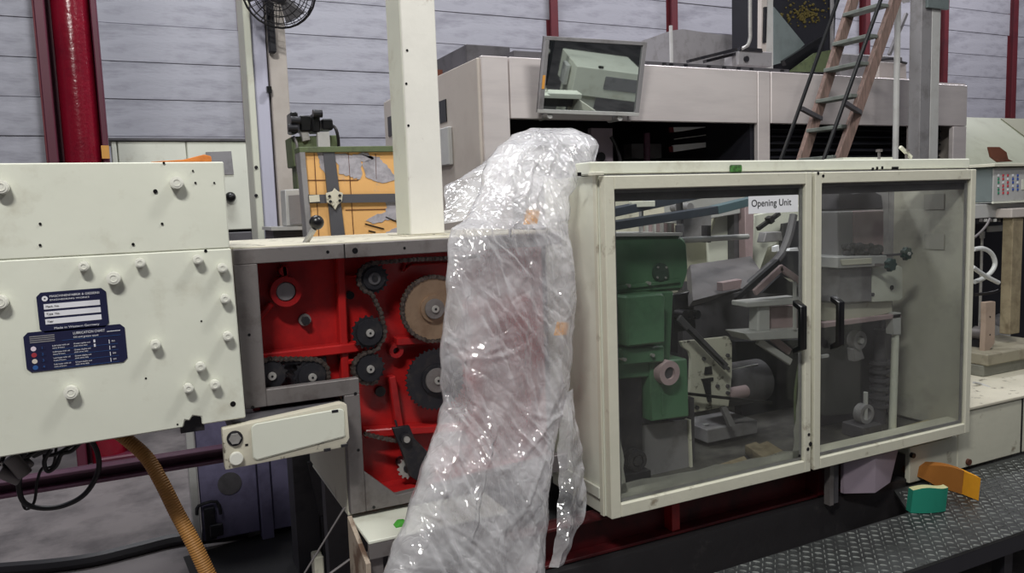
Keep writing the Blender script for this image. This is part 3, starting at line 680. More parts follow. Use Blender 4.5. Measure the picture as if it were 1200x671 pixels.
b.box(0.54, 0.56, YG+0.03, YK, 0.69, 1.029); b.box(0.5605, XE, YG+0.03, YK, 0.68, 0.70); b.build('side_wall', RED, t)
MB().box(0.245, XE, YG+0.031, 2.95, 1.497, 1.509, 0.003).build('top_cover', CREAMD, t)
MB().box(0.26, XE, YK+0.06, 2.94, 1.03, 1.496).build('casing', CREAMB, t)
MB().box(0.535, XE, YK+0.06, 2.94, 0.66, 1.0295).build('casing', CREAMB, t)
MB().box(0.529, 0.5395, YG+0.031, YK+0.05, 0.66, 1.0295).build('edge_plate', CREAMB, t)
# ribs and bosses
def rp(px, py): return at(px, py, y=YK-0.02)
def rib(p, q, w=0.016, h=0.035, name='rib'):
    w *= 1.5 if w > 0.01 else 1.2; h = min(h*1.3, 0.058)
    a = rp(*p); c = rp(*q); a.y = c.y = YK-h/2+0.002
    MB().bar(a, c, w, h, 0.004, up=(0, 1, 0)).build(name, RED, t)
rib((397, 300), (404, 455), 0.017); rib((298, 419), (425, 404), 0.02, 0.045); rib((402, 324), (401, 404), 0.006, 0.02); rib((402, 324), (428, 322), 0.006, 0.02)
rib((462, 399), (530, 395), 0.018, 0.04); rib((405, 423), (420, 422), 0.012); rib((458, 440), (468, 505), 0.018, 0.03); rib((425, 506), (540, 498), 0.018, 0.04)
rib((473, 318), (482, 310), 0.006, 0.02); rib((482, 310), (540, 307), 0.006, 0.02); rib((476, 306), (472, 318), 0.006, 0.02)
rib((303, 372), (318, 355), 0.012, 0.03); rib((331, 310), (333, 325), 0.012, 0.04); rib((404, 450), (404, 470), 0.012)
a = rp(333, 340.5)
MB().ring((a.x, YK-0.055, a.z), (a.x, YK, a.z), 0.046, 0.03, 28).cyl((a.x, YK-0.03, a.z-0.0), (a.x, YK, a.z), 0.031, n=24).build('bearing_boss', RED, t)
MB().cyl((a.x, YK-0.05, a.z), (a.x, YK-0.028, a.z), 0.028, n=24, bev=0.002).build('bearing_cap', GREYP, t)
a = rp(331, 317); MB().cyl((a.x, YK-0.05, a.z), (a.x, YK, a.z), 0.014, n=14).build('grease_boss', RED, t)
a = rp(358, 375); MB().cyl((a.x, YK-0.012, a.z), (a.x, YK, a.z), 0.019, n=20).build('washer', GREYM, t); MB().cyl((a.x, YK-0.03, a.z), (a.x, YK-0.01, a.z), 0.013, n=6).build('hex_bolt', DARK, t)
for px, py, r in ((411, 346, 0.013), (446.5, 459, 0.017), (463, 410, 0.008)):
    a = rp(px, py); MB().cyl((a.x, YK-0.016, a.z), (a.x, YK+0.0, a.z), r, n=18).build('plug', BLACK, t)
a = rp(463, 410); MB().ring((a.x, YK-0.035, a.z), (a.x, YK, a.z), 0.024, 0.011, 22).build('boss', RED, t)

def sprocket(px, py, rpx, teeth, m, hubs, yc=2.375, th=0.008, name='sprocket'):
    c = at(px, py, y=yc); R = rpx/388.0; pts = []
    dep = 0.0065
    for i in range(teeth):
        for f_, rr in ((0.0, R-dep), (0.22, R-dep*0.9), (0.42, R), (0.58, R), (0.78, R-dep*0.9)):
            aa = 2*PI*(i+f_)/teeth; pts.append((c.x+rr*math.cos(aa), c.z+rr*math.sin(aa)))
    s = MB().prism(pts, yc-th/2, yc+th/2).build(name, m, t, origin=c)
    for (r, y0, y1, mm, nm) in hubs:
        MB().cyl((c.x, yc+y0, c.z), (c.x, yc+y1, c.z), r, n=28, bev=0.0015).build(nm, mm, s)
    MB().cyl((c.x, yc, c.z), (c.x, YK, c.z), 0.018, n=14).build('axle', DARK, s)
    return c, R
def hubset(r, tip=0.0125, face=DARK): return [(r, -0.018, 0.0, face, 'hub'), (tip, -0.026, -0.018, STEEL, 'shaft_end'), (tip*0.28, -0.0268, -0.0258, BLACK, 'centre_hole')]
c1 = sprocket(437.5, 326, 19, 17, DARK, [(0.036, -0.012, 0, DARK, 'hub'), (0.02, -0.016, -0.012, GREYD, 'bearing'), (0.01, -0.018, -0.016, DARK, 'shaft_end')])
c2 = sprocket(507, 361, 42, 40, BRASS, [(0.045, -0.014, 0, BRASS, 'hub'), (0.033, -0.024, -0.014, GREYM, 'collar'), (0.0125, -0.03, -0.024, STEEL, 'shaft_end'), (0.004, -0.0308, -0.03, BLACK, 'centre_hole')])
c3 = sprocket(431.5, 389, 21, 17, DARK, hubset(0.041))
c4 = sprocket(432, 431, 20.5, 17, DARK, hubset(0.041))
c5 = sprocket(510, 444, 40, 38, DARK, [(0.050, -0.014, 0, DARK, 'hub'), (0.040, -0.026, -0.014, GREYM, 'collar'), (0.0125, -0.032, -0.026, STEEL, 'shaft_end'), (0.004, -0.0328, -0.032, BLACK, 'centre_hole')])
c6 = sprocket(317.5, 439, 19, 17, DARK, hubset(0.040))
c7 = sprocket(364.5, 440.5, 21, 17, DARK, hubset(0.041))
# chains
def chain(pts, yc=2.375, closed=False, name='chain', pitch=0.0150):
    P_ = [Vector(p) for p in pts]
    if closed: P_.append(P_[0])
    Q = [P_[0]]; last = P_[0]
    for p in P_[1:]:
        while (p-last).length > pitch:
            last = last+(p-last).normalized()*pitch; Q.append(last)
    b = MB()
    for i in range(len(Q)-1):
        a, c = Q[i], Q[i+1]; o = 0.0075 if i % 2 else 0.0055; d = (c-a).normalized(); n = Vector((-d.z, 0, d.x))
        for sgn in (-1, 1):
            y0 = yc+sgn*o
            ring = []
            for k in range(4):
                pass
            for (y_a, y_b) in ((y0-0.0009, y0+0.0009),):
                poly_ = [a-d*0.0055+n*0.004, a+d*0.001+n*0.0075, (a+c)/2+n*0.0042, c-d*0.001+n*0.0075, c+d*0.0055+n*0.004,
                         c+d*0.0055-n*0.004, c-d*0.001-n*0.0075, (a+c)/2-n*0.0042, a+d*0.001-n*0.0075, a-d*0.0055-n*0.004]
                A = [b.bm.verts.new((p.x, y_a, p.z)) for p in poly_]; B = [b.bm.verts.new((p.x, y_b, p.z)) for p in poly_]
                b.bm.faces.new(A); b.bm.faces.new(B[::-1])
                for k in range(10): b.bm.faces.new((A[k], B[k], B[(k+1) % 10], A[(k+1) % 10]))
        b.cyl((a.x, yc-0.011, a.z), (a.x, yc+0.009, a.z), 0.0038, n=6)
    o = b.build(name, CHAIN, t); o['kind'] = 'stuff'; return o
def arc(c, R, a0, a1, n=14): return [c+Vector((R*math.cos(a0+(a1-a0)*i/n), 0, R*math.sin(a0+(a1-a0)*i/n))) for i in range(n+1)]
D = math.radians
pp = lambda px, py: at(px, py, y=2.375)
r1, r3, r7 = c1[1], c3[1], c7[1]
chain([pp(560, 300), pp(530, 302), pp(480, 304)]+arc(c1[0], r1, D(80), D(265), 14)+[pp(440, 350)]+[pp(448, 370)]+arc(c3[0], r3, D(25), D(-60), 8)+[pp(442, 410)]+arc(c4[0], c4[1]-.002, D(80), D(300), 14))
chain(arc(c2[0], c2[1]-0.003, D(60), D(255), 24)+[pp(497, 402), pp(505, 401), pp(540, 398)])
chain(arc(c6[0], c6[1], D(90), D(270), 16)+[pp(340, 463)]+arc(c7[0], r7, D(-90), D(90), 16), closed=True)
chain([pp(380, 456), pp(398, 453), pp(408, 448)])
chain([pp(428, 508), pp(440, 511), pp(452, 514), pp(464, 516)])
# dark chain guard behind the lower left pair
a = at(300, 418, y=2.41); c = at(385, 462, y=2.41)
MB().box(0.295, c.x, 2.405, 2.42, 1.062, a.z-0.01, 0.004).build('chain_guard', DARK, t)
# tensioner
s = MB(); s.prism(poly([(458, 500), (478, 497), (484, 512), (500, 528), (503, 552), (494, 566), (478, 556), (470, 530)], 2.36), 2.345, 2.36, 0.002)
ten = s.build('tension_arm', DARK, t)
a = at(474.5, 513, y=2.345); MB().cyl((a.x, 2.33, a.z), (a.x, 2.346, a.z), 0.017, n=20).build('pivot_washer', DARK, ten); MB().cyl((a.x, 2.322, a.z), (a.x, 2.33, a.z), 0.010, n=16).build('pivot_bolt', STEEL, ten); MB().cyl((a.x, 2.36, a.z), (a.x, YK, a.z), 0.012, n=12).build('pivot_stud', DARK, ten)
MB().bar(at(465, 499, y=2.35), at(463, 492, y=2.35), 0.006).build('adjusting_screw', DARK, ten)
sprocket(478, 548, 14, 13, STEEL, [(0.016, -0.006, 0, DARK, 'hub')], yc=2.37)
# ball lever on top of housing
t = thing('ball_lever', 'steel lever with black ball knob standing on the gear housing', 'lever', at(357, 284, y=2.42))
MB().cyl(at(357, 286, y=2.42), at(368, 268, y=2.40), 0.009, n=12).build('shaft', STEEL, t)
q = at(371, 260.5, y=2.40); MB().sphere(q, 0.0225, n=24).build('ball_knob', BLACK, t)
# white post
t = thing('machine_post', 'wide cream steel post with chipped paint standing on the gear housing', 'post', (0.9, 2.5, 1.509))
MB().box(0.835, 0.955, 2.5, 2.512, 1.512, 2.75, 0.003).build('front_plate', mat('white_post_paint', (232, 230, 222), 0.5, 0, (128, 100, 84), 0.7, 11, (0.62, 0.72), 0.1, 40), t)
MB().box(0.835, 0.847, 2.5125, 2.66, 1.512, 2.75, 0.002).build('side_plate', CREAM, t)
MB().box(0.943, 0.955, 2.5125, 2.66, 1.512, 2.75, 0.002).build('side_plate', CREAM, t)
MB().box(0.81, 0.98, 2.48, 2.69, 1.5095, 1.5118, 0.0005).build('foot_plate', CREAMD, t)
for px, py in ((477, 59), (476, 98), (478.5, 147)):
    q = at(px, py, y=2.5); MB().cyl((q.x, 2.498, q.z), (q.x, 2.502, q.z), 0.004, n=10).build('screw_hole', BLACK, t)
# base cover plate with two bolts
YP = 2.19
t = thing('bolted_cover_plate', 'cream hinged cover plate with two bolts below the gear housing flange', 'cover plate', at(335, 530, y=YP))
out = poly([(260, 503), (400, 472), (407, 474), (410, 513), (404, 524), (264, 551)], YP)
MB().prism(out, YP, YP+0.035, 0.006, 2).build('plate', CREAMD, t)
MB().prism(poly([(294, 500), (299, 496), (399, 478), (403, 480), (405, 511), (301, 539), (296, 536)], YP-0.004), YP-0.005, YP-0.0005, 0.003).build('raised_panel', CREAM, t)
q = at(275, 513, y=YP); MB().cyl((q.x, YP-0.012, q.z), (q.x, YP, q.z), 0.016, n=6, bev=0.001).build('hex_bolt', STEEL, t); MB().cyl((q.x, YP-0.004, q.z), (q.x, YP, q.z), 0.021, n=18).build('washer', DARK, t)
q = at(276.5, 536, y=YP); MB().cyl((q.x, YP-0.014, q.z), (q.x, YP, q.z), 0.018, n=20, bev=0.002).build('round_bolt', BOLTW, t)
q = at(289, 521, y=YP); MB().box(q.x-0.004, q.x+0.004, YP-0.001, YP+0.001, q.z-0.003, q.z+0.003).build('slot', BLACK, t)
for px, py in ((393, 481), (384, 526), (404, 521)):
    q = at(px, py, y=YP); MB().box(q.x-0.012, q.x+0.008, YP-0.0055, YP-0.002, q.z-0.005, q.z+0.004, 0.001).build('chip', DARK, t)
MB().box(0.2, 0.52, YP+0.036, 2.6, 0.985, 1.03).build('support_arm', GREYD, t)

# stand under housing
t = thing('housing_stand', 'small cream topped steel stand with rusty plate under the gear housing', 'stand', (0.75, 2.25, 0))
YS = 2.12
zt_ = 0.655
MB().box(0.535, 0.98, YS, 2.9, zt_-0.01, zt_, 0.002).build('top_plate', CREAM, t)
zf = P(426, 634, YS)[1]
MB().box(0.535, 0.98, YS, YS+0.012, zt_-0.055, zt_-0.0105).build('front_apron', GREYM, t)
q0 = at(430, 660, y=YS+.03); q1 = at(448, 660, y=YS+.03)
MB().box(q0.x, q1.x, YS+0.02, YS+0.06, 0, zt_-0.056).build('leg', GREYM, t)
MB().box(0.92, 0.97, YS+0.02, YS+0.08, 0, zt_-0.056).build('leg', GREYM, t)
MB().box(0.56, 0.94, 2.82, 2.88, 0, zt_-0.011).build('rear_panel', GREYD, t)
xr_ = 0.527
pa = [at(405, 592, x=xr_), at(430, 634, x=xr_)]
MB().hull([(xr_-0.008, 2.30, 0.67), (xr_-0.008, YS-0.02, 0.60), (xr_-0.008, YS-0.02, 0.0), (xr_-0.008, 2.30, 0)], [(xr_+0.006, 2.30, 0.67), (xr_+0.006, YS-0.02, 0.60), (xr_+0.006, YS-0.02, 0), (xr_+0.006, 2.30, 0)], 0.001).build('rusty_side_plate', RUSTW, t)
MB().tube([at(404, 594, y=2.28), at(357, 671, y=2.28), at(335, 706, y=2.28)], 0.003, n=6, smooth=0).build('tie_wire', GREYC, t)
MB().tube([at(410, 655, y=2.25), at(385, 673, y=2.25)], 0.004, n=6, smooth=0).build('tie_wire', GREYC, t)
q = at(448, 604, y=2.2); tag(MB().prism([(q.x+0.03, zt_), (q.x+0.07, zt_), (q.x+0.065, zt_+0.012), (q.x+0.045, zt_+0.014)], 2.17, 2.2, 0.002).build('green_scrap', mat('bright_green_scrap', (70, 160, 52), 0.7)), 'bright green scrap lying on the stand top beside the plastic film', 'scrap')
t = thing('floor_clip', 'small cream block on dark floor left of the rusty stand', 'block', at(375, 660, y=2.5))
MB().box(*sorted((at(369, 664, y=2.5).x, at(380, 664, y=2.5).x)), 2.5, 2.56, 0.30, at(375, 652, y=2.5).z, 0.004).build('block', CREAMB, t)
q = at(375, 664, y=2.5); MB().box(q.x-0.04, q.x+0.08, 2.48, 2.6, 0, 0.30).build('foot', DARK, t)

# ================================================================== UNDER THE LEFT COVER
t = thing('side_door_panel', 'purple grey steel door panel with latch standing behind cover plate', 'door panel', (0.6, 3.9, 0))
y = 3.9
xa = at(227, 560, y=y).x; xb = at(302, 560, y=y).x; xc = at(316, 560, y=y).x; xd = at(400, 590, y=y).x
MB().box(xa-0.02, xa+0.015, y-0.03, y+0.1, 0.0, 1.3, 0.004).build('frame_edge', LGREY, t)
MB().box(xa+0.02, xb-0.005, y, y+0.04, 0.04, 1.3, 0.004).build('door', PURP, t)
MB().box(xb, xc, y-0.03, y+0.05, 0.0, 1.2, 0.004).build('mullion', PURP, t)
MB().prism([(xc+0.005, 0.03), (xd, 0.03), (xd-0.08, 0.3), (xd-0.2, 0.62), (xc+0.005, 0.7)], y, y+0.05, 0.004).build('gusset_panel', PURP, t)
MB().box(xa+0.1, xd+0.6, y+0.12, y+0.16, 0.0, 1.3).build('rear_panel', GREYD, t)
q = at(269, 566, y=y); MB().cyl((q.x, y-0.006, q.z), (q.x, y, q.z), 0.055, n=28).build('round_plate', GREYD, t)
lt = MB(); q = at(244, 600, y=y-0.03)
lt.tube([q+Vector((-0.05, 0, 0.0)), q+Vector((-0.04, 0, 0.04)), q+Vector((0.04, 0, 0.045)), q+Vector((0.055, 0, -0.02))], 0.008, smooth=3); lt.build('latch_loop', DARK, t)
MB().box(q.x-0.02, q.x+0.03, y-0.03, y, q.z-0.14, q.z+0.02, 0.004).box(q.x-0.0, q.x+0.06, y-0.05, y-0.03, q.z-0.12, q.z-0.06, 0.004).build('latch_body', DARK, t)
t = thing('slanted_frame', 'grey slanted steel frame behind the cover plate and gear housing', 'frame', (0.8, 3.4, 0))
y = 3.4
for pa, pb_ in (((366, 538), (380, 600)), ((380, 600), (420, 575)), ((372, 545), (415, 530))):
    MB().bar(at(*pa, y=y), at(*pb_, y=y), 0.05).build('bar', GREYD, t)
MB().bar(at(382, 602, y=y), tuple(at(382, 602, y=y)*1)[:2]+(0,), 0.05).build('leg', GREYD, t)
pb([(384, 536), (412, 530), (412, 570), (392, 575)], y+0.05, y+0.1, 'web_plate', OLIVE, t)
q = at(358, 592, y=3.6)
t = thing('valve_block', 'small brownish valve block on the dark floor behind the cover plate', 'valve', (q.x, 3.6, 0))
MB().box(q.x-0.045, q.x+0.045, 3.58, 3.66, 0, q.z+0.02, 0.005).build('body', RUST, t)
MB().cyl((q.x, 3.62, q.z+0.02), (q.x, 3.62, q.z+0.08), 0.022, n=14).build('cap', DARK, t)

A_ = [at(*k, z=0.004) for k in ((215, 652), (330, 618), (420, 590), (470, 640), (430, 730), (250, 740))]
t = tag(MB().hull(A_, [v_-Vector((0, 0, 0.0035)) for v_ in A_]).build('dark_floor_sheet', mat('black_sheet', (22, 21, 23), 0.6, 0, (44, 42, 42), 0.5, 8)), 'thin black sheet on the floor under the cover plate', 'mat')  # thin near-black sheet that darkens this part of the floor
# plum beam
y = 3.2
A0, A1 = at(0, 565, y=y), at(262, 528, y=y)
zb0 = at(0, 580, y=y).z; zt0 = at(0, 561, y=y).z
t = thing('plum_beam', 'long dark plum painted steel channel under the white machine cover', 'beam', (-0.3, y, 0))
MB().box(-1.6, 0.62, y, y+0.012, zb0, zt0, 0.002).build('web', PURB, t)
MB().box(-1.6, 0.62, y-0.05, y-0.0005, zt0-0.012, zt0, 0.002).build('flange', PURB, t)
MB().box(-1.6, 0.62, y-0.05, y-0.0005, zb0, zb0+0.012, 0.002).build('flange', PURB, t)
MB().box(-1.45, -1.35, y+0.013, y+0.1, 0, zt0).build('foot_post', PURB, t)

# tan hose
hp = [(128, 500, 2.62), (148, 514, 2.58), (172, 536, 2.54), (190, 566, 2.5), (207, 600, 2.47), (226, 635, 2.44), (243, 671, 2.42), (262, 715, 2.40)]
t = tag(MB().tube([at(a, b_, y=c) for a, b_, c in hp], lambda s: 0.0185+0.004*s, n=14, ridge=0.0018, pitch=0.0075).build('corrugated_hose', HOSE), 'tan corrugated hose hanging down from under the white machine cover', 'hose')
# cables
tag(MB().tube([at(a, b_, y=2.55) for a, b_ in ((105, 512), (114, 530), (115, 552), (100, 578), (75, 592), (48, 595), (28, 588), (22, 568), (26, 548))], 0.0075).build('looped_cable', CABLE), 'thick black cable hanging in a big loop under the cover', 'cable')
tag(MB().tube([at(a, b_, y=2.58) for a, b_ in ((66, 524), (62, 545), (50, 548), (44, 562), (40, 588), (30, 596), (24, 580), (20, 560))], 0.004).build('thin_cable', CABLE), 'thin black cable drooping inside the loop of the thick cable', 'cable')
tag(MB().tube([at(a, b_, y=2.5) for a, b_ in ((95, 517), (84, 528), (72, 532), (66, 545), (56, 552), (52, 540), (60, 526))], 0.006).build('coiled_cable', CABLE), 'short coiled black cable beside the grey connectors under the cover', 'cable')
t = thing('connector_cluster', 'bundle of grey cable connectors hanging under the white cover at left', 'connectors', at(15, 545, y=2.55))
for i, (p, q, r, m_) in enumerate((((12, 535), (30, 556), 0.02, GREYC), ((0, 552), (24, 562), 0.018, GREYC), ((28, 527), (8, 548), 0.016, DARK), ((2, 540), (10, 552), 0.008, STEEL), ((36, 540), (18, 556), 0.015, GREYC), ((40, 522), (20, 536), 0.022, CABLE), ((58, 520), (36, 530), 0.02, CABLE))):
    MB().cyl(at(*p, y=2.5+0.02*i), at(*q, y=2.5+0.02*i), r, n=14, bev=0.002).build('connector', m_, t)
for p in ([(10, 520), (0, 545)], [(60, 515), (40, 530), (16, 540)], [(100, 510), (70, 530), (50, 534)]):
    MB().tube([at(*k, y=2.56) for k in p], 0.006).build('wire', CABLE, t)
MB().box(-0.75, 0.02, 2.42, 2.62, 1.005, 1.075).build('mounting_bar', VOID, t)
tag(MB().tube([at(a, b_, z=0.03) for a, b_ in ((-60, 672), (0, 667), (60, 662), (110, 655), (160, 643), (200, 633), (240, 627), (290, 622))], 0.032).build('floor_cable', CABLE), 'thick black cable lying across the stained floor at the left', 'cable', 'black cables on the floor')
tag(MB().tube([at(a, b_, z=0.012) for a, b_ in ((120, 654), (170, 636), (210, 627), (260, 624), (330, 612))], 0.012).build('floor_cable', CABLE), 'thin black cable running behind the thick one on the floor', 'cable', 'black cables on the floor')

# ================================================================== GUARD CABINET
YD = 2.2
t = thing('guard_cabinet', 'cream guard cabinet with two framed clear doors and black handles', 'cabinet', (1.41, YD, 0.5))
XL, XM0, XM1, XR = 1.412, 2.354, 2.370, 3.337
ZB, ZT = 0.503, 1.686
def door(x0, x1, sl, sr, tr, br, pm_):
    b = MB()
    b.box(x0, x0+sl, YD, YD+0.035, ZB, ZT, 0.003); b.box(x1-sr, x1, YD, YD+0.035, ZB, ZT, 0.003)
    b.box(x0+sl, x1-sr, YD, YD+0.035, ZT-tr, ZT, 0.003); b.box(x0+sl, x1-sr, YD, YD+0.035, ZB, ZB+br, 0.003)
    d = b.build('door', CREAMB, t)
    MB().box(x0+sl-0.01, x1-sr+0.01, YD+0.012, YD+0.016, ZB+br-0.01, ZT-tr+0.01).build('pane', pm_, d)
    b = MB()
    for (a0, a1, c0, c1) in ((x0+sl, x0+sl+0.012, ZB+br, ZT-tr), (x1-sr-0.012, x1-sr, ZB+br, ZT-tr), (x0+sl+0.012, x1-sr-0.012, ZB+br, ZB+br+0.012), (x0+sl+0.012, x1-sr-0.012, ZT-tr-0.012, ZT-tr)):
        b.box(a0, a1, YD+0.017, YD+0.024, c0, c1)
    b.build('gasket', GREYP, d)
    return d
d1 = door(XL, XM0, 0.040, 0.034, 0.046, 0.048, PANE)
d2 = door(XM1, XR, 0.036, 0.034, 0.044, 0.046, PANEG)
def handle(px, py, py2, d):
    a = at(px, py, y=YD); z1 = a.z; z0 = at(px, py2, y=YD).z; x = a.x
    b = MB()
    prof = [(YD, z1), (YD-0.045, z1-0.022), (YD-0.045, z0+0.022), (YD, z0), (YD, z0+0.022), (YD-0.027, z0+0.036), (YD-0.027, z1-0.036), (YD, z1-0.022)]
    b.hull([(x-0.016, p[0], p[1]) for p in prof], [(x+0.016, p[0], p[1]) for p in prof], 0.0025)
    b.build('handle', BLACK, d)
GRIM = glass('peeling_grey_film', 0.62, (176, 176, 166))
def strip(path, w, name):
    A1, B1 = [], []
    for k in range(len(path)-1):
        a, c = Vector(path[k]), Vector(path[k+1])
        for m_ in range(10):
            f_ = m_/10; p = a.lerp(c, f_); q = w[k]*(1-f_)+w[k+1]*f_; d_ = (c-a).normalized(); n_ = Vector((-d_.y, d_.x))
            A1.append(p); B1.append(p+n_*q*(1+0.35*noise.noise((p.x*30, p.y*30, 2))))
    bm = bmesh.new(); va = [bm.verts.new((p.x, YD+0.0175, p.y)) for p in A1]; vb = [bm.verts.new((p.x, YD+0.0175, p.y)) for p in B1]
    for k in range(len(va)-1): bm.faces.new((va[k], va[k+1], vb[k+1], vb[k]))
    r_ = bmesh.ops.extrude_face_region(bm, geom=bm.faces[:])
    for v_ in r_['geom']:
        if isinstance(v_, bmesh.types.BMVert): v_.co.y += 0.0006
    mb = MB(); mb.bm.free(); mb.bm = bm; mb.build(name, GRIM, d1)
zb_, zt_, xl_, xr_ = ZB+0.048, ZT-0.046, XL+0.040, XM0-0.034
strip([(xl_, zb_+0.30), (xl_, zb_), (xl_+0.02, zb_), (xr_-0.02, zb_), (xr_, zb_+0.0), (xr_, zb_+0.42)], [0.004, 0.045, 0.06, 0.045, 0.05, 0.004], 'peeling_film')
handle(932, 351, 414, d1); handle(976, 346, 409, d2)
# fold of dirty film along the pane edge
# hinges, lid, side
MB().box(XL-0.03, XR+0.012, YD+0.04, 2.34, 1.692, 1.735, 0.004).build('lid', CREAM, t)
MB().box(XL-0.035, XL+0.0, YD-0.0, YD+0.045, 1.6875, 1.7, 0.002).build('lid_corner', CREAMB, t)
MB().box(XL-0.002, XL+0.010, YD+0.037, 2.62, ZB, 1.69, 0.002).build('side_panel', CREAM, t)
MB().box(XL-0.012, XL-0.0025, YD+0.06, 2.62, 0.56, 0.60, 0.002).build('side_strip', CREAM, t)
MB().box(XL-0.010, XL-0.0025, YD+0.037, YD+0.06, ZB, 1.69, 0.002).build('side_strip', CREAMB, t)
MB().box(XR-0.012, XR, YD+0.037, 2.64, ZB, 1.69, 0.002).build('side_panel', mat('grey_cream_inner_wall', (204, 202, 188), 0.5, 0, (140, 138, 130), 0.6, 5), t)
MB().box(XR-0.05, XR-0.0125, 2.60, 2.63, ZB+0.06, 1.69).build('back_upright', GREYP, t)
MB().box(XR-0.075, XR-0.055, 2.61, 2.63, ZB+0.06, 1.69).build('back_upright', GREYD, t)
for px, py in ((1095, 236), (1095, 283)):
    a = at(px, py, x=XR-0.0125); MB().box(XR-0.016, XR-0.0122, a.y-0.05, a.y+0.05, a.z-0.035, a.z+0.035).build('painted_reflection', mat('dull_reflection', (172, 170, 160), 0.6), t)  # thin patches that imitate reflections on the inner wall
MB().box(XL+0.01, XR-0.012, YD+0.037, YD+0.10, ZB+0.0, ZB+0.055, 0.003).build('floor_rail', CREAMB, t)
MB().box(XL+0.01, XR-0.012, YD+0.037, YD+0.06, 1.60, 1.69, 0.002).build('head_rail', GREYD, t)
for px, py in ((937, 534), (947, 526), (950, 520), (948, 509)):
    a = at(px, py, y=YD-0.001); MB().cyl((a.x, YD-0.0012, a.z), (a.x, YD+0.001, a.z), random.uniform(.006, .011), n=7).build('paint_chip', BLACK, t)
for px, py in ((959, 203), (965, 206)):
    a = at(px, py, y=YD-0.001); MB().cyl((a.x, YD-0.0012, a.z), (a.x, YD+0.001, a.z), 0.006, n=10).build('screw_hole', BLACK, t)
for px, py, w in ((1023, 198, .006), (1028, 197, .006), (1034, 196.5, .006), (1049, 197, .02), (679, 204, .007)):
    a = at(px, py, y=YD+0.039); MB().box(a.x-w, a.x+w, YD+0.0385, YD+0.041, a.z-0.006, a.z+0.006).build('lid_slot', BLACK, t)
a = at(862, 197.5, y=YD+0.038); MB().box(a.x-0.028, a.x+0.028, YD+0.034, YD+0.0395, a.z-0.0135, a.z+0.0135, 0.004).build('green_tag', GREENT, t)
# latches on the lid
for px in (1030, 1062):
    a = at(px, 190, y=YD+0.1); MB().cyl((a.x, YD+0.1, 1.735), (a.x, YD+0.1, 1.778), 0.006, n=8).cyl((a.x, YD+0.1, 1.77), (a.x, YD+0.1, 1.78), 0.013, n=10).build('lid_bolt', GREYM, t)
a = at(1064, 186, y=YD+0.1); MB().bar((a.x-0.05, YD+0.1, 1.79), (a.x+0.02, YD+0.1, 1.745), 0.012).build('lid_clip', CREAMB, t)
a = at(985, 188, y=YD+0.2); MB().box(a.x-0.04, a.x+0.26, YD+0.15, YD+0.25, 1.735, 1.75).build('lid_plate', CREAM, t)
# paper sign
A = at(877, 230, y=YD+0.011); B = at(935, 228, y=YD+0.011); Cc = at(878, 250.5, y=YD+0.011)
ps = MB().box(A.x, B.x, YD+0.0095, YD+0.0112, Cc.z, A.z).build('paper_sign', PAPER, t)
text('lettering', 'Opening Unit', 0.036, PRINT, ps, (A.x+0.012, YD+0.009, (A.z+Cc.z)/2+0.005), width=(B.x-A.x)*0.80)

# ------------------------------------------------------------------ inside, left half: green gearbox and motor
t = thing('green_gearbox', 'green enamelled gearbox with pinkish flange ring behind the left door', 'gearbox', (1.7, 2.45, 0.55))
y = 2.45
pb([(715, 277), (799, 276), (806, 284), (808, 318), (803, 334), (801, 340), (715, 347)], y, y+0.32, 'upper_casing', GREEN, t, 0.012)
pb([(715, 274), (800, 272.5), (800, 276), (715, 277)], y-0.005, y+0.3, 'top_flange', LGREY, t)
q = at(775, 319, y=y-0.012); cv = MB().cyl((q.x, y-0.014, q.z), (q.x, y+0.01, q.z), 0.036, n=28, bev=0.003).build('round_cover', mat('dark_green_cover', (52, 70, 60), 0.5), t)
for i in range(4):
    a = D(40+90*i); MB().cyl((q.x+0.028*math.cos(a), y-0.018, q.z+0.028*math.sin(a)), (q.x+0.028*math.cos(a), y-0.013, q.z+0.028*math.sin(a)), 0.0045, n=8).build('screw', STEEL, cv)
pb([(715, 336), (796, 327), (798, 331), (715, 341)], y-0.01, y, 'split_flange', GREEN, t, 0.002)
pb([(734, 347), (775, 343), (780, 346), (780, 402), (735, 407)], y-0.09, y+0.1, 'front_block', GREEN, t, 0.008)
pb([(715, 345), (790, 341), (785, 440), (715, 445)], y-0.02, y+0.25, 'middle_casing', GREEN, t, 0.006)
pb([(727, 408), (779, 405), (779, 424), (730, 428)], y-0.06, y+0.1, 'lower_flange', GREEN, t, 0.006)
pb([(762, 424), (806, 420), (808, 488), (763, 494)], y-0.03, y+0.2, 'lower_casing', GREEN, t, 0.006)
pb([(775, 460), (778, 460), (779, 486), (776, 486)], y-0.034, y-0.03, 'rib', GREEN, t)
q = at(785, 437, y=y-0.07)
MB().ring((q.x, y-0.07, q.z), (q.x, y-0.03, q.z), 0.0475, 0.024, 32).build('flange_ring', PINKG, t)
MB().cyl((q.x, y-0.058, q.z), (q.x, y-0.03, q.z), 0.024, n=24).build('bore', GREYD, t)
for px, py in ((747, 336), (765, 416), (732, 421), (771, 333)):
    q = at(px, py, y=y-0.07); MB().cyl((q.x, y-0.075 if py > 400 else y-0.02, q.z), (q.x, y, q.z), 0.007, n=8).build('bolt', STEEL, t)
MB().box(at(722, 470, y=y).x, at(752, 470, y=y).x, y, y+0.15, 0.62, at(740, 440, y=y).z).build('dark_bracket', DARK, t)
for k in range(3):
    q = at(748, 540, y=y-0.05); MB().ring((q.x, y-0.05+0.03*k, q.z), (q.x, y-0.035+0.03*k, q.z), 0.04, 0.026, 20).build('spring_coil', DARK, t)
MB().cyl((q.x, y-0.05, q.z), (q.x, y+0.1, q.z), 0.018, n=14).build('spindle', DARK, t)
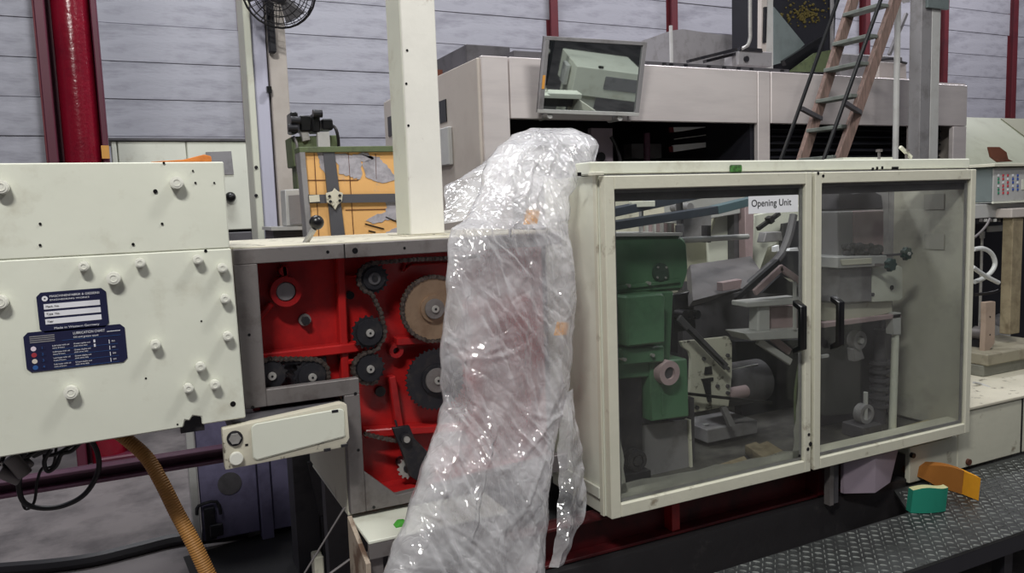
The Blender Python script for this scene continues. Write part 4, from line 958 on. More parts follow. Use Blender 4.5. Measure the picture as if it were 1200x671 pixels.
MB().box(q.x-0.06, q.x+0.05, y-0.06, y+0.12, ZB+0.01, q.z-0.042).build('foot', DARK, t)
b = MB(); b.prism(poly([(752, 498), (806, 492), (809, 558), (755, 568)], 2.5), 2.5, 2.52); b.build('pedestal_panel', GREYP, t)
b = MB(); b.prism(poly([(806, 492), (808.5, 491), (811, 558), (808.5, 559)], 2.497), 2.49, 2.52); b.build('pedestal_edge', CREAMB, t)
MB().box(at(760, 520, y=2.6).x, at(800, 520, y=2.6).x, 2.521, 2.8, 0.52, 0.78).build('pedestal_body', GREYD, t)

t = thing('drive_motor', 'motor with cream stained end plate bolted beside the green gearbox', 'motor', (2.0, 2.62, 0.7))
y = 2.6
pb([(798, 400), (854, 394), (858, 402), (858, 440), (854, 476), (808, 484), (810, 420), (808, 412), (800, 406)], y, y+0.018, 'end_plate', mat('stained_cream_plate', (206, 204, 188), 0.5, 0, (70, 64, 58), 0.85, 18, (0.56, 0.64)), t, 0.002)
for px, py in ((824, 420), (852, 416), (852, 431), (852, 452), (840, 452), (816, 477), (852, 460)):
    q = at(px, py, y=y); MB().cyl((q.x, y-0.01, q.z), (q.x, y, q.z), 0.0085, n=10).build('bolt', GREYD, t)
pb([(822, 444), (836, 442), (836, 446), (833, 447), (834, 470), (830, 471), (824, 448)], y-0.006, y-0.001, 'clamp', DARK, t)
pb([(827, 430), (834, 429), (835, 438), (826, 439)], y-0.006, y-0.001, 'clamp', DARK, t)
q0 = at(858, 445, y=y+0.15)
MB().cyl((q0.x-0.15, y+0.15, q0.z-0.02), (q0.x+0.17, y+0.15, q0.z-0.02), 0.10, n=28, bev=0.008).build('motor_body', GREYD, t)
q0 = at(866, 461, y=y+0.02); MB().cyl((q0.x-0.06, y+0.04, q0.z), (q0.x+0.06, y+0.04, q0.z), 0.028, n=18, bev=0.003).build('capacitor', PINKG, t)
MB().bar(at(795, 372, y=y-0.06), at(851, 430, y=y-0.06), 0.03, 0.012, 0.002, up=(0, 1, 0)).build('slotted_bar', GREYD, t)
MB().bar(at(806, 386, y=y-0.068), at(848, 427, y=y-0.068), 0.008, 0.004, up=(0, 1, 0)).build('slot', BLACK, t)
MB().bar(at(806, 461, y=y-0.05), at(905, 472, y=y-0.05), 0.012).build('push_rod', BLACK, t)
MB().cyl(at(858, 433, y=y+0.1), at(888, 427, y=y+0.1), 0.004, n=8).build('thin_rod', STEEL, t)
MB().box(at(812, 490, y=2.75).x, at(870, 490, y=2.75).x, 2.65, 2.85, at(850, 500, y=2.75).z-0.02, at(850, 490, y=2.75).z, 0.003).build('mount_shelf', GREYP, t)
q = at(829, 510, y=2.7); MB().box(q.x-0.012, q.x+0.012, 2.7, 2.72, 0.53, q.z+0.05).build('shelf_leg', LGREY, t)
pb([(846, 478), (852, 476), (862, 498), (856, 500)], 2.58, 2.6, 'stay', GREYP, t)

# belts
def belt(pa, pb_, ya, yb, w, m, label):
    a = at(*pa, y=ya); c = at(*pb_, y=yb)
    tag(MB().bar(a, c, 0.05, w, 0.002).build('flat_belt', m), label, 'belt', 'flat belts above the green gearbox')
belt((700, 252), (822, 227), 2.5, 2.75, 0.034, BELT, 'upper dark flat belt crossing above the green gearbox')
belt((700, 267), (836, 246), 2.46, 2.62, 0.034, BELT, 'lower dark flat belt just above the green gearbox')
belt((836.5, 246), (880, 235), 2.62, 2.70, 0.036, BELTT, 'teal grey flat belt end left of the paper sign')

# conveyor frame behind left door
t = thing('opening_roller_unit', 'cream and grey machine body with rods and brackets inside the guard', 'machine', (2.2, 3.0, 0.5))
y = 3.05
def q4(pts, y0, y1, name, m, bev=0.0): return pb(pts, y0, y1, name, m, t, bev)
q4([(700, 224), (960, 212), (960, 350), (700, 345)], y+0.25, y+0.3, 'rear_panel', CREAMB)
q4([(740, 236), (768, 235), (768, 242), (741, 243)], 2.55, 2.57, 'guide_block', CREAM, 0.002)
q4([(752, 238), (754, 238), (754, 276), (752, 276)], 2.62, 2.64, 'thin_post', LGREY)
q4([(756, 255), (790, 250), (790, 277), (756, 278)], y+0.2, y+0.24, 'louvre_panel', PINKG)
for k in range(4):
    q4([(758+9*k, 256-k), (760+9*k, 256-k), (760+9*k, 277), (758+9*k, 277)], y+0.18, y+0.2, 'louvre_bar', LGREY)
q4([(800, 232), (868, 226), (868, 250), (800, 262)], y, y+0.15, 'top_casing', LGREY, 0.004)
for px in (792, 806):
    a = at(px, 243, y=y-0.02); MB().cyl((a.x, y-0.04, a.z), (a.x, y, a.z), 0.022, n=16).build('roller_end', GREYP, t)
q4([(797, 233), (800, 233), (801, 262), (798, 262)], 2.75, 2.78, 'thin_post', GREYD)
q4([(800, 254), (834, 250), (834, 266), (826, 278), (800, 280)], 2.8, 2.85, 'grey_bracket', GREYP, 0.003)
for px, py in ((798, 268), (829, 268)):
    q4([(px, py-4), (px+4, py-4), (px+4, py+16), (px, py+16)], 2.7, 2.74, 'hinge_pin', GREYD)
a, c = at(797, 281.5, y=2.62), at(876, 277, y=2.82)
b = MB(); b.tube([a, a.lerp(c, .33), a.lerp(c, .66), c], 0.0105, n=10, ridge=0.003, pitch=0.016); b.build('threaded_rod', LGREY, t)
q4([(840, 252), (862, 244), (861, 330), (832, 335), (830, 284)], y+0.1, y+0.12, 'curved_shield', CREAM, 0.003)
q4([(860, 244), (872, 242), (872, 330), (861, 330)], y+0.05, y+0.1, 'dark_upright', GREYD)
q4([(873, 232), (884, 230), (882, 330), (874, 330)], y, y+0.05, 'upright', PINKG, 0.003)
q4([(884, 252), (940, 240), (940, 275), (900, 290), (886, 330), (882, 330)], y+0.1, y+0.12, 'back_shield', CREAM, 0.003)
MB().bar(at(888, 268, y=y), at(913, 250, y=y), 0.02).build('cylinder', DARK, t)
MB().bar(at(900, 259, y=y-0.01), at(904, 256, y=y-0.01), 0.035).build('cylinder_clamp', DARK, t)
q4([(898, 272), (916, 271), (918, 282), (895, 284)], 2.85, 2.9, 'clamp_plate', GREYP, 0.003)
MB().tube([at(930, 252, y=2.8), at(924, 278, y=2.78), at(914, 300, y=2.76), at(895, 318, y=2.75), at(870, 340, y=2.75)], 0.02).build('thick_hose', GREYD, t)
q4([(908, 289), (913, 287), (913, 294), (908, 295)], 2.72, 2.74, 'white_tag', PAPER); q4([(926, 291), (935, 290), (936, 294), (925, 294)], 2.72, 2.74, 'white_tag', PAPER)
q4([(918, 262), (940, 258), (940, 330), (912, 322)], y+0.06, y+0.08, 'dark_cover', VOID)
MB().hull([at(809, 310, y=2.9), at(880, 300, y=3.0), at(900, 330, y=2.75), at(812, 352, y=2.6)], [v_ + Vector((0, 0.03, -0.03)) for v_ in (at(809, 310, y=2.9), at(880, 300, y=3.0), at(900, 330, y=2.75), at(812, 352, y=2.6))]).build('sloping_tray', mat('sooty_tray', (104, 100, 102), 0.5, 0, (66, 62, 64), 0.7, 8), t)
q4([(847, 331), (870, 327), (868, 338), (847, 341)], 2.62, 2.66, 'pink_block', PINKG, 0.002)
MB().bar(at(812, 356, y=2.68), at(868, 344, y=2.68), 0.02).build('support_bar', GREYD, t)
MB().bar(at(862, 350, y=2.68), at(912, 306, y=2.68), 0.022).build('diagonal_bar', DARK, t)
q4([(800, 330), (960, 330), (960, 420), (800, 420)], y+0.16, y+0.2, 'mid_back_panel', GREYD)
q4([(790, 345), (812, 340), (816, 385), (790, 390)], 2.72, 2.76, 'pulley_guard', DARK, 0.003)
for k in range(3):
    a = at(800+7*k, 368, y=2.68); MB().cyl((a.x, 2.66, a.z), (a.x, 2.72, a.z), 0.02, n=14).build('coupling', DARK, t)
# inverted V angles
MB().bar(at(884, 343, y=2.5), at(916, 313, y=2.5), 0.028, 0.014, 0.002, up=(0, 1, 0)).build('angle_bar', PINKG, t)
MB().bar(at(914, 313, y=2.5), at(941, 332, y=2.5), 0.028, 0.014, 0.002, up=(0, 1, 0)).build('angle_bar', PINKG, t)
q4([(893, 343), (915, 322), (940, 340), (940, 346)], 2.53, 2.55, 'angle_web', VOID)
q4([(876, 354), (942, 348), (942, 356), (876, 360)], 2.5, 2.6, 'spool_flange', LGREY, 0.003)
q4([(872, 390), (942, 385), (942, 396), (880, 399)], 2.5, 2.62, 'spool_flange', LGREY, 0.003)
q4([(889, 358), (903, 357), (903, 388), (888, 389)], 2.52, 2.58, 'spool_core', LGREY, 0.006)
q4([(903, 360), (935, 358), (935, 384), (903, 385)], 2.56, 2.6, 'spool_web', PINKG, 0.003)
q4([(931, 330), (933.5, 330), (933.5, 386), (931, 386)], 2.49, 2.5, 'pin', LGREY)
MB().bar(at(888, 399, y=2.55), at(926, 424, y=2.55), 0.03, 0.02, 0.003, up=(0, 1, 0)).build('lower_strut', LGREY, t)
MB().bar(at(905, 396, y=2.58), at(925, 412, y=2.58), 0.03, 0.02, 0.003, up=(0, 1, 0)).build('lower_strut', PINKG, t)
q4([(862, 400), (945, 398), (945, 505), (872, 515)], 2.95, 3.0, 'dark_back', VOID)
MB().box(1.45, 3.3, 2.30, 3.3, 0.47, 0.50).build('deck', mat('oily_deck', (84, 82, 76), 0.6, 0, (40, 38, 36), 0.8, 7, (0.4, 0.6)), t)
MB().tube([at(937, 425, y=2.26), at(932, 460, y=2.26), at(933, 500, y=2.26), at(940, 530, y=2.26)], 0.006).build('tube_line', OLIVE, t)
for pp_ in ([(873, 521), (886, 517), (916, 537), (902, 541)], [(889, 520), (899, 516), (930, 535), (918, 538)]):
    a = [at(*k, z=0.545) for k in pp_]
    MB().hull(a, [k-Vector((0, 0, 0.042)) for k in a], 0.002).build('timber_batten', WOODP, t)
a = [at(*k, z=0.515) for k in ((806, 556), (872, 534), (878, 541), (815, 565))]
MB().hull(a, [k-Vector((0, 0, 0.014)) for k in a]).build('dusty_strip', WOODP, t)

# ------------------------------------------------------------------ inside, right half
t = thing('feed_head', 'grey and cream feed head with green star knobs behind the right door', 'machine head', (2.75, 2.42, 0.5))
y = 2.42
q4([(982, 247.5), (1000, 247), (1000, 302), (982, 303)], y, y+0.14, 'upper_box', GREYP, 0.004)
q4([(1000.5, 247), (1036, 246), (1036, 300), (1000.5, 302)], y-0.005, y+0.14, 'upper_box', PINKG, 0.004)
q4([(982, 226), (988, 222), (1000, 226), (1022, 222), (1034, 228), (1036, 245), (982, 246)], y+0.05, y+0.2, 'upper_fitting', GREYD, 0.006)
b = MB()
for i in range(40):
    a = at(random.uniform(990, 1030), random.gauss(294, 4), y=y-0.03); b.sphere((a.x, y-0.03+random.uniform(-.03, .03), a.z), random.uniform(.012, .024), (1, 1, 0.8), 6)
b.build('lint_pile', mat('dark_lint', (58, 56, 60), 0.95), t)['kind'] = 'stuff'
q4([(983, 301), (1040, 299), (1040, 307), (1030, 312), (983, 314.5)], y-0.10, y+0.1, 'slab', LGREY, 0.004)
q4([(985, 304), (1022, 302), (1022, 309), (987, 311)], y-0.105, y-0.1, 'slab_strip', CREAMB, 0.002)
q4([(983, 315.5), (1022, 313), (1022, 353), (983, 355)], y-0.06, y+0.15, 'drum_box', GREYP, 0.004)
b = MB(); A_ = poly([(1022.5, 313), (1054, 311), (1058, 313), (1058, 349), (1054, 352), (1022.5, 354)], y-0.06)
b.prism(A_, y-0.06, y+0.1, 0.006, 2); b.build('drum_cover', CREAM, t)
a = at(1047, 337, y=y-0.07); MB().cyl((a.x, y-0.064, a.z), (a.x, y-0.055, a.z), 0.011, n=14).build('port', BLACK, t)
a = at(1025, 345, y=y-0.07); MB().cyl((a.x, y-0.064, a.z), (a.x, y-0.055, a.z), 0.008, n=10).build('port', GREYD, t)
q4([(983, 355.5), (1046, 353), (1046, 366), (1010, 376), (983, 379)], y-0.03, y+0.1, 'lower_slab', CREAMB, 0.004)
q4([(966, 378), (1056, 367), (1057, 372), (966, 384)], y-0.05, y-0.01, 'cross_rail', PINKG, 0.002)
q4([(1046, 366), (1056, 366), (1056, 392), (1047, 392)], y-0.05, y-0.01, 'rail_end', LGREY, 0.002)
a = at(1050, 372, y=y-0.03); c = at(1046, 506, y=y-0.03)
MB().cyl(a, (a.x-0.012, a.y, 0.5), 0.0165, n=18).build('white_column', CREAM, t)
# star knobs
def star(px, py, yy, m):
    c = at(px, py, y=yy); pts = []
    for i in range(60):
        r = 0.027*(1+0.12*math.cos(7*2*PI*i/60)); pts.append((c.x+r*math.cos(2*PI*i/60), c.z+r*math.sin(2*PI*i/60)))
    MB().prism(pts, yy-0.012, yy+0.012, 0.003).build('star_knob', m, t); return c
c = star(1043.5, 310, y-0.14, TEALK); MB().bar(c, c+Vector((-0.06, 0.06, 0)), 0.012).build('knob_shaft', GREYM, t)
c = star(1062, 297, y-0.10, TEALK); MB().cyl((c.x, y-0.118, c.z), (c.x, y-0.11, c.z), 0.008, n=12).build('knob_cap', LGREY, t); MB().bar(c, c+Vector((-0.12, 0.04, -0.005)), 0.01).build('knob_shaft', GREYD, t)
# bellows spring and clutter
for k in range(6):
    c = at(1031, 424+10*k, y=2.52); MB().ring((c.x, 2.52, c.z-0.008), (c.x, 2.52, c.z+0.008), 0.047, 0.033, 22).build('spring_coil', GREYD, t)
c = at(1031, 400, y=2.52); MB().cyl((c.x, 2.52, 0.5), (c.x, 2.52, c.z+0.06), 0.03, n=18).build('spring_core', GREYD, t)
c = at(1004, 398, y=2.47); MB().ring((c.x, 2.45, c.z), (c.x, 2.49, c.z), 0.042, 0.022, 24).build('pulley', GREYP, t); MB().cyl((c.x, 2.44, c.z), (c.x, 2.51, c.z), 0.014, n=12).build('pulley_pin', LGREY, t)
q4([(1000, 408), (1010, 408), (1014, 420), (1002, 424)], 2.46, 2.5, 'pulley_arm', GREYP, 0.004)
c = at(1012, 484, y=2.42); MB().ring((c.x, 2.40, c.z), (c.x, 2.44, c.z), 0.045, 0.028, 24).build('clamp_ring', GREYP, t); MB().cyl((c.x, 2.41, c.z-0.03), (c.x, 2.41, c.z+0.1), 0.01, n=10).build('clamp_screw', LGREY, t)
MB().box(c.x-0.06, c.x+0.06, 2.37, 2.49, 0.5, c.z-0.045, 0.004).build('clamp_base', GREYD, t)
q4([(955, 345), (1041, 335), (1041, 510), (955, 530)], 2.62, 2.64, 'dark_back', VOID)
q4([(955, 214), (1041, 208), (1041, 334), (955, 344)], 2.60, 2.62, 'grey_back', GREYP)
a = at(966, 417, y=2.3); MB().bar((a.x-0.02, 2.3, a.z), (a.x+0.02, 2.3, a.z), 0.012).build('catch', LGREY, t)
a = [at(*k, z=0.52) for k in ((972, 522), (1120, 484), (1130, 489), (972, 536))]
for k in a: k.y = max(k.y, 2.31); k.x = min(k.x, XR-0.02)
MB().hull(a, [k-Vector((0, 0, 0.018)) for k in a]).build('timber_floor_strip', mat('yellowed_timber', (186, 176, 136), 0.7, 0, (132, 118, 84), 0.6, 9), t)

# ================================================================== BASE, BEAMS, PLATFORM
t = thing('base_slab', 'long stained cream machine base slab standing on the tread plate', 'machine base', (3.6, 2.27, 0.3))
x0 = at(1066, 545, y=2.27).x
MB().box(x0, XR+0.02, 2.27, 2.295, 0.30, 0.575 if False else 0.466, 0.003).build('front_plate', CREAMB, t)
MB().box(XR+0.021, 4.9, 2.27, 3.5, 0.30, 0.575, 0.006).build('base_block', CREAMB, t)
MB().box(XR+0.03, 4.9, 2.262, 3.5, 0.577, 0.592, 0.003).build('top_plate', CREAMD, t)
a = at(1069, 533, y=2.265); MB().cyl((a.x, 2.255, a.z), (a.x, 2.27, a.z), 0.012, n=10).build('bolt', DARK, t)
a = at(1135, 541, y=2.265); MB().cyl((a.x, 2.258, a.z), (a.x, 2.27, a.z), 0.015, n=12).build('bolt', RUST, t)
xq = at(1198, 500, y=2.265).x; MB().box(xq-0.004, xq+0.004, 2.266, 2.27, 0.30, 0.575).build('joint', BLACK, t)
t = thing('support_beam', 'dark red steel channel beam running under the guard cabinet', 'beam', (2.0, 2.35, 0))
zl = at(720, 640, y=2.33).z
MB().box(1.0, x0-0.18, 2.37, 2.385, zl, 0.468).build('web', REDBEAM, t)
MB().box(1.0, x0-0.18, 2.31, 2.369, zl-0.008, zl+0.004, 0.002).build('lower_flange', REDBEAM, t)
MB().box(1.0, x0-0.18, 2.31, 2.369, 0.456, 0.468, 0.002).build('upper_flange', REDBEAM, t)
a = at(790, 592, y=2.33); MB().box(a.x-0.018, a.x+0.018, 2.32, 2.369, zl+0.005, 0.455).build('stiffener', RED, t)
a = at(955, 560, y=2.33); MB().box(a.x-0.012, a.x+0.018, 2.30, 2.369, zl+0.005, 0.455).build('stiffener', REDBEAM, t)
t = thing('foundation_plinth', 'greasy dark concrete plinth below the red beam', 'plinth', (2.0, 2.3, 0))
MB().box(1.0, x0-0.002, 2.28, 3.5, 0, zl-0.012, 0.01, 2).build('plinth', GRIME, t)
MB().box(1.0, 2.715, 2.07, 2.279, 0, 0.12, 0.01).build('ledge', GRIME, t)
t = thing('hanging_duct', 'mauve grey box duct hanging below the right door beside yellow foam', 'duct', (2.8, 2.25, 0.35))
y = 2.22
pa = [at(996, 535, y=y), at(1027, 530, y=y), at(1027, 581, y=y), at(996, 576, y=y)]
zb_ = 0.345
MB().hull([(pa[0].x, 2.25, 0.52), (pa[1].x-0.01, 2.215, 0.52), (pa[1].x+0.175, 2.24, 0.52), (pa[1].x+0.175, 2.268, 0.52), (pa[0].x, 2.268, 0.52)],
          [(pa[0].x, 2.25, zb_), (pa[1].x-0.01, 2.215, zb_-0.015), (pa[1].x+0.115, 2.24, zb_+0.0), (pa[1].x+0.115, 2.268, zb_), (pa[0].x, 2.268, zb_)], 0.002).build('duct_body', PURBOX, t)
t = thing('support_post', 'dark grooved steel post left of the mauve hanging duct', 'post', (2.6, 2.27, 0.3))
a = at(972, 560, y=2.27)
MB().box(a.x-0.03, a.x-0.008, 2.24, 2.27, zl-0.02, 0.5).build('post', GREYM, t); MB().box(a.x-0.004, a.x+0.03, 2.25, 2.27, zl-0.02, 0.5).build('post', GREYD, t)

t = thing('tread_platform', 'raised steel diamond tread platform in front of the machine', 'platform', (2.5, 1.73, 0))
outl = [(1.55, 1.735), (5.2, 1.735), (5.2, 2.262), (2.92, 2.262), (2.76, 2.066), (1.55, 2.05)]
A_ = [Vector((x, y_, 0.295)) for x, y_ in outl]
MB().hull(A_, [v_-Vector((0, 0, 0.012)) for v_ in A_]).build('deck_plate', PLATE, t)
MB().box(1.55, 5.2, 1.735, 1.75, 0.22, 0.282).build('front_skirt', VOID, t)
for x in (1.7, 2.9, 4.1): MB().box(x, x+0.05, 1.76, 1.81, 0, 0.282).build('leg', VOID, t); MB().box(x, x+0.05, 2.0, 2.05, 0, 0.282).build('leg', VOID, t)
b = MB(); pit = 0.030
nx_, ny_ = int(3.3/pit), int(0.53/pit)
base = [(-0.013, 0), (-0.007, 0.0022), (0.007, 0.0022), (0.013, 0), (0.007, -0.0022), (-0.007, -0.0022)]
for i in range(nx_):
    for j in range(ny_):
        x = 1.56+i*pit; yy = 1.742+j*pit
        if yy > (2.045 if x < 2.76 else min(2.245, 2.045+(x-2.76)*1.22)): continue
        ang = PI/4 if (i+j) % 2 else -PI/4
        ca, sa = math.cos(ang+0.0), math.sin(ang+0.0)
        vb = [b.bm.verts.new((x+u*ca-v*sa, yy+u*sa+v*ca, 0.2951)) for u, v in base]
        vt = [b.bm.verts.new((x+(u*ca-v*sa)*0.7, yy+(u*sa+v*ca)*0.7, 0.2982)) for u, v in base]
        b.bm.faces.new(vt)
        for k in range(6): b.bm.faces.new((vb[k], vb[(k+1) % 6], vt[(k+1) % 6], vt[k]))
b.build('tread_lugs', LUG, t)['kind'] = 'stuff'

# foam pieces
t = thing('green_foam_wedge', 'curved green foam offcut with pale top standing on tread plate', 'foam', at(1082, 601, z=0.296))
c = at(1082, 601, z=0.296)
a0 = at(1067, 601, z=0.296); a1 = at(1108, 599, z=0.296)
def curvewall(p0, p1, bow, dep, h0, h1, zb, name, m, topm=None, lean=(0, 0)):
    n = 9; A = []; B = []
    d = (p1-p0); d.z = 0; nrm = Vector((-d.y, d.x, 0)).normalized()
    b = MB(); rows = []
    for i in range(n+1):
        s = i/n; o = p0+d*s+nrm*(-bow*4*s*(1-s)); h = h0+(h1-h0)*s+0.008*math.sin(s*5)
        rows.append([Vector((o.x, o.y, zb)), Vector((o.x+lean[0], o.y+lean[1], zb+h)), Vector((o.x+nrm.x*dep+lean[0], o.y+nrm.y*dep+lean[1], zb+h)), Vector((o.x+nrm.x*dep, o.y+nrm.y*dep, zb))])
    V = [[b.bm.verts.new(p) for p in r] for r in rows]; fs = []
    for r, q in zip(V, V[1:]):
        for k in range(4): fs.append(b.bm.faces.new((r[k], r[(k+1) % 4], q[(k+1) % 4], q[k])))
    fs.append(b.bm.faces.new(V[0])); fs.append(b.bm.faces.new(V[-1][::-1])); bmesh.ops.recalc_face_normals(b.bm, faces=fs)
    o = b.build(name, m, t)
    if topm:
        o.data.materials.append(topm)
        for p in o.data.polygons:
            if p.normal.z > 0.6: p.material_index = 1
    return o
zf = 0.2975
curvewall(a0, a1, 0.012, 0.035, 0.092, 0.105, zf, 'foam_body', FOAMG, FOAMT, (0.014, 0.0))
t = thing('yellow_foam_arch', 'long curved yellow brown foam strip lying beside the green wedge', 'foam', at(1105, 580, z=0.296))
# an arched strip: left end against the base, right cut face yellow
pts = [(1068, 556, 2.22, 0.02), (1078, 553, 2.19, 0), (1095, 553, 2.15, 0), (1115, 556, 2.10, 0), (1134, 562, 2.05, 0)]
low = [(1068, 564), (1080, 558), (1092, 560), (1108, 572), (1130, 582)]
b = MB(); V = []
cen = []
fa, fb, fe = at(1062, 563, z=zf), at(1127, 579, z=zf), at(1147, 587, z=zf)
for i in range(13):
    s = i/12; sw = 0.03*math.sin(PI*s); cen.append((fa.x+(fb.x-fa.x)*s+sw*0.6, fa.y+(fb.y-fa.y)*s+sw))
for i, (x, yy) in enumerate(cen):
    s = i/12; zlow = zf+0.030*max(0, 1-(s/0.62)**2); ztop = zf+0.050+0.052*min(1, s*1.25)**0.8
    V.append([b.bm.verts.new((x, yy, zlow)), b.bm.verts.new((x+0.012, yy, ztop)), b.bm.verts.new((x+0.035, yy+0.045, ztop)), b.bm.verts.new((x+0.025, yy+0.045, zlow))])
fs = []
for r, q in zip(V, V[1:]):
    for k in range(4): fs.append(b.bm.faces.new((r[k], r[(k+1) % 4], q[(k+1) % 4], q[k])))
fs.append(b.bm.faces.new(V[0])); fs.append(b.bm.faces.new(V[-1][::-1])); bmesh.ops.recalc_face_normals(b.bm, faces=fs)
b.build('foam_strip', FOAMB, t)
lp = V and cen[-1]
x, yy = lp
MB().hull([(x+0.001, yy, zf), (x+0.013, yy, zf+0.102), (x+0.036, yy+0.045, zf+0.102), (x+0.026, yy+0.045, zf)],
          [(fe.x, fe.y, zf), (fe.x+0.012, fe.y, zf+0.098), (fe.x+0.022, fe.y+0.03, zf+0.100), (fe.x+0.012, fe.y+0.03, zf)], 0.002).build('cut_end', FOAMY, t)

# ================================================================== RIGHT SIDE
y = 2.75
t = thing('control_panel', 'small grey control box with coloured keypad right of guard cabinet', 'control panel', at(1175, 237, y=y))
A = at(1163, 196, y=y); B = at(1225, 196, y=y); Z0 = at(1160, 237, y=y).z
MB().box(A.x, B.x, y, y+0.25, Z0, A.z, 0.004).build('housing', GREYG, t)
MB().box(A.x+0.002, B.x-0.004, y-0.006, y-0.0005, Z0+0.004, A.z-0.004, 0.002).build('front_panel', LGREY, t)
MB().box(A.x-0.0, B.x, y-0.012, y-0.0, Z0-0.008, Z0+0.003, 0.001).build('sill', CREAM, t)
MB().box(A.x-0.03, B.x+0.02, y-0.03, y+0.3, A.z+0.003, A.z+0.02, 0.002).build('hood', CREAMB, t)
fp = [('green', 1168.5), ('red', 1174), ('red', 1179.5), ('blue', 1185.5), ('blue', 1191)]
kk = {}
for k, m_ in KEYC.items(): kk[k] = MB().box(-0.0065, 0.0065, -0.004, 0, -0.0065, 0.0065, 0.001).mesh('key', m_)
for i, (cn, px) in enumerate(fp):
    for j in range(6):
        c = at(px, 205.5+4.1*j, y=y)
        n_ = cn if (j+i) % 3 else ('red' if j == 0 and cn == 'red' else 'white')
        if cn == 'blue' and j > 4: continue
        inst('key', kk[n_ if j < 5 else cn], t, (c.x, y-0.006, c.z))
c = at(1197, 214, y=y); MB().box(c.x-0.008, c.x+0.04, y-0.009, y-0.006, c.z-0.04, c.z+0.02).build('legend_strip', CREAM, t)
t = thing('console_frame', 'grey console frame with connector row and hoses below the control box', 'console', at(1175, 260, y=2.8))
y = 2.78
A = at(1149, 238, y=y); B = at(1230, 240, y=y); Z1 = at(1160, 255, y=y).z
MB().box(A.x-0.15, B.x, y, y+0.3, Z1, Z0-0.01, 0.003).build('apron', LGREY, t)
b = MB(); b.box(A.x-0.15, B.x, y+0.01, y+0.05, Z1-0.03, Z1-0.002); b.build('connector_rail', DARK, t)
for k in range(8):
    c = at(1150+5.5*k, 258, y=y); MB().box(c.x-0.006, c.x+0.006, y-0.005, y+0.01, c.z-0.008, c.z+0.008, 0.001).build('connector', LGREY if k % 2 else GREYC, t)
c0 = at(1152, 320, y=3.3)
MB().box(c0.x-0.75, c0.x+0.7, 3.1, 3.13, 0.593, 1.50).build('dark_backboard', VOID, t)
b = at(1160, 265, y=3.0); c = at(1184, 268, y=3.0); MB().box(b.x, c.x, 3.0, 3.02, c.z-0.01, b.z-0.0, 0.002).build('pale_cover', LGREY, t)
MB().tube([at(k1, k2, y=2.7) for k1, k2 in ((1141, 292), (1152, 291), (1162, 297), (1166, 308), (1162, 318), (1152, 326), (1142, 330))], 0.0125, n=12).build('white_hose', RUBW, t)
MB().tube([at(k1, k2, y=2.66) for k1, k2 in ((1140, 313), (1150, 320), (1160, 326), (1170, 331))], 0.012, n=12).build('white_hose', RUBW, t)
MB().tube([at(k1, k2, y=2.7) for k1, k2 in ((1160, 256), (1156, 264), (1149, 272), (1142, 278))], 0.007).build('cable', GREYC, t)
a = at(1151, 275, y=2.9); MB().cyl((a.x, 2.9, a.z), (a.x, 2.9, 0.75), 0.008, n=10).build('thin_rod', STEEL, t)
MB().cyl((a.x, 2.9, a.z-0.02), (a.x, 2.9, a.z+0.02), 0.014, n=10).build('rod_ferrule', LGREY, t)
MB().tube([at(k1, k2, y=2.8) for k1, k2 in ((1142, 345), (1160, 343), (1172, 339), (1174, 333))], 0.009).build('cable', CABLE, t)
t = thing('timber_upright', 'pale rough timber upright at the right edge of the photograph', 'upright', (at(1191, 400, y=2.7).x, 2.7, 0.6))
a = at(1185, 330, y=2.7).x; b = at(1197, 330, y=2.7).x
MB().box(a, b, 2.7, 2.76, 0.77, at(1190, 255, y=2.7).z, 0.004).build('upright', WOODP, t)
MB().box(a-0.03, b+0.06, 2.69, 2.8, at(1190, 255, y=2.7).z+0.001, at(1190, 244, y=2.7).z, 0.004).build('head_block', BEIGE, t)
t = thing('timber_paddle', 'short pinkish timber board with a chamfered foot beside the hoses', 'board', at(1161, 410, y=2.65))
pb([(1155, 354), (1167, 353), (1166, 402), (1157, 414), (1153, 420), (1155, 380)], 2.65, 2.68, 'board', mat('pinkish_timber', (172, 152, 136), 0.75, 0, (130, 110, 96), 0.5, 10), t, 0.003)
for py in (371, 392):
    c = at(1160, py, y=2.65); MB().cyl((c.x, 2.647, c.z), (c.x, 2.652, c.z), 0.004, n=8).build('nail_hole', BLACK, t)
t = thing('low_box', 'low grey green box with overhanging top on the machine base', 'box', (at(1175, 440, y=2.62).x, 2.62, 0.592))
A = at(1153, 420, y=2.6)
MB().box(A.x, A.x+0.6, 2.6, 2.9, 0.5925, A.z-0.04, 0.004).build('body', mat('grey_green_box', (128, 128, 118), 0.6, 0, (84, 82, 74), 0.6, 9), t)
MB().box(A.x-0.0, A.x+0.62, 2.58, 2.92, A.z-0.039, A.z+0.025, 0.006).build('top', mat('worn_timber_top', (150, 144, 126), 0.7, 0, (96, 88, 74), 0.7, 9), t)
t = thing('bearing_unit', 'dark bearing with bright ring between guard cabinet and timber board', 'bearing', at(1148, 390, y=2.75))
c = at(1149, 391, y=2.75)
MB().ring((c.x, 2.72, c.z), (c.x, 2.78, c.z), 0.042, 0.028, 24).build('outer_ring', GREYM, t); MB().cyl((c.x, 2.715, c.z), (c.x, 2.79, c.z), 0.015, n=14).build('shaft', STEEL, t)
MB().box(c.x-0.05, c.x+0.05, 2.73, 2.85, 0.592, c.z-0.03).build('pedestal', DARK, t)
pb([(1168, 374), (1180, 368), (1182, 392), (1166, 396)], 2.95, 3.0, 'inner_plate', GREYP, t)
pb([(1165, 380), (1185, 388), (1183, 400), (1166, 394)], 2.9, 2.93, 'inner_plate', LGREY, t)
MB().tube([at(1141, 448, y=2.5), at(1150, 450, y=2.5), at(1160, 454, y=2.45)], 0.006).build('pipe', LGREY, t)
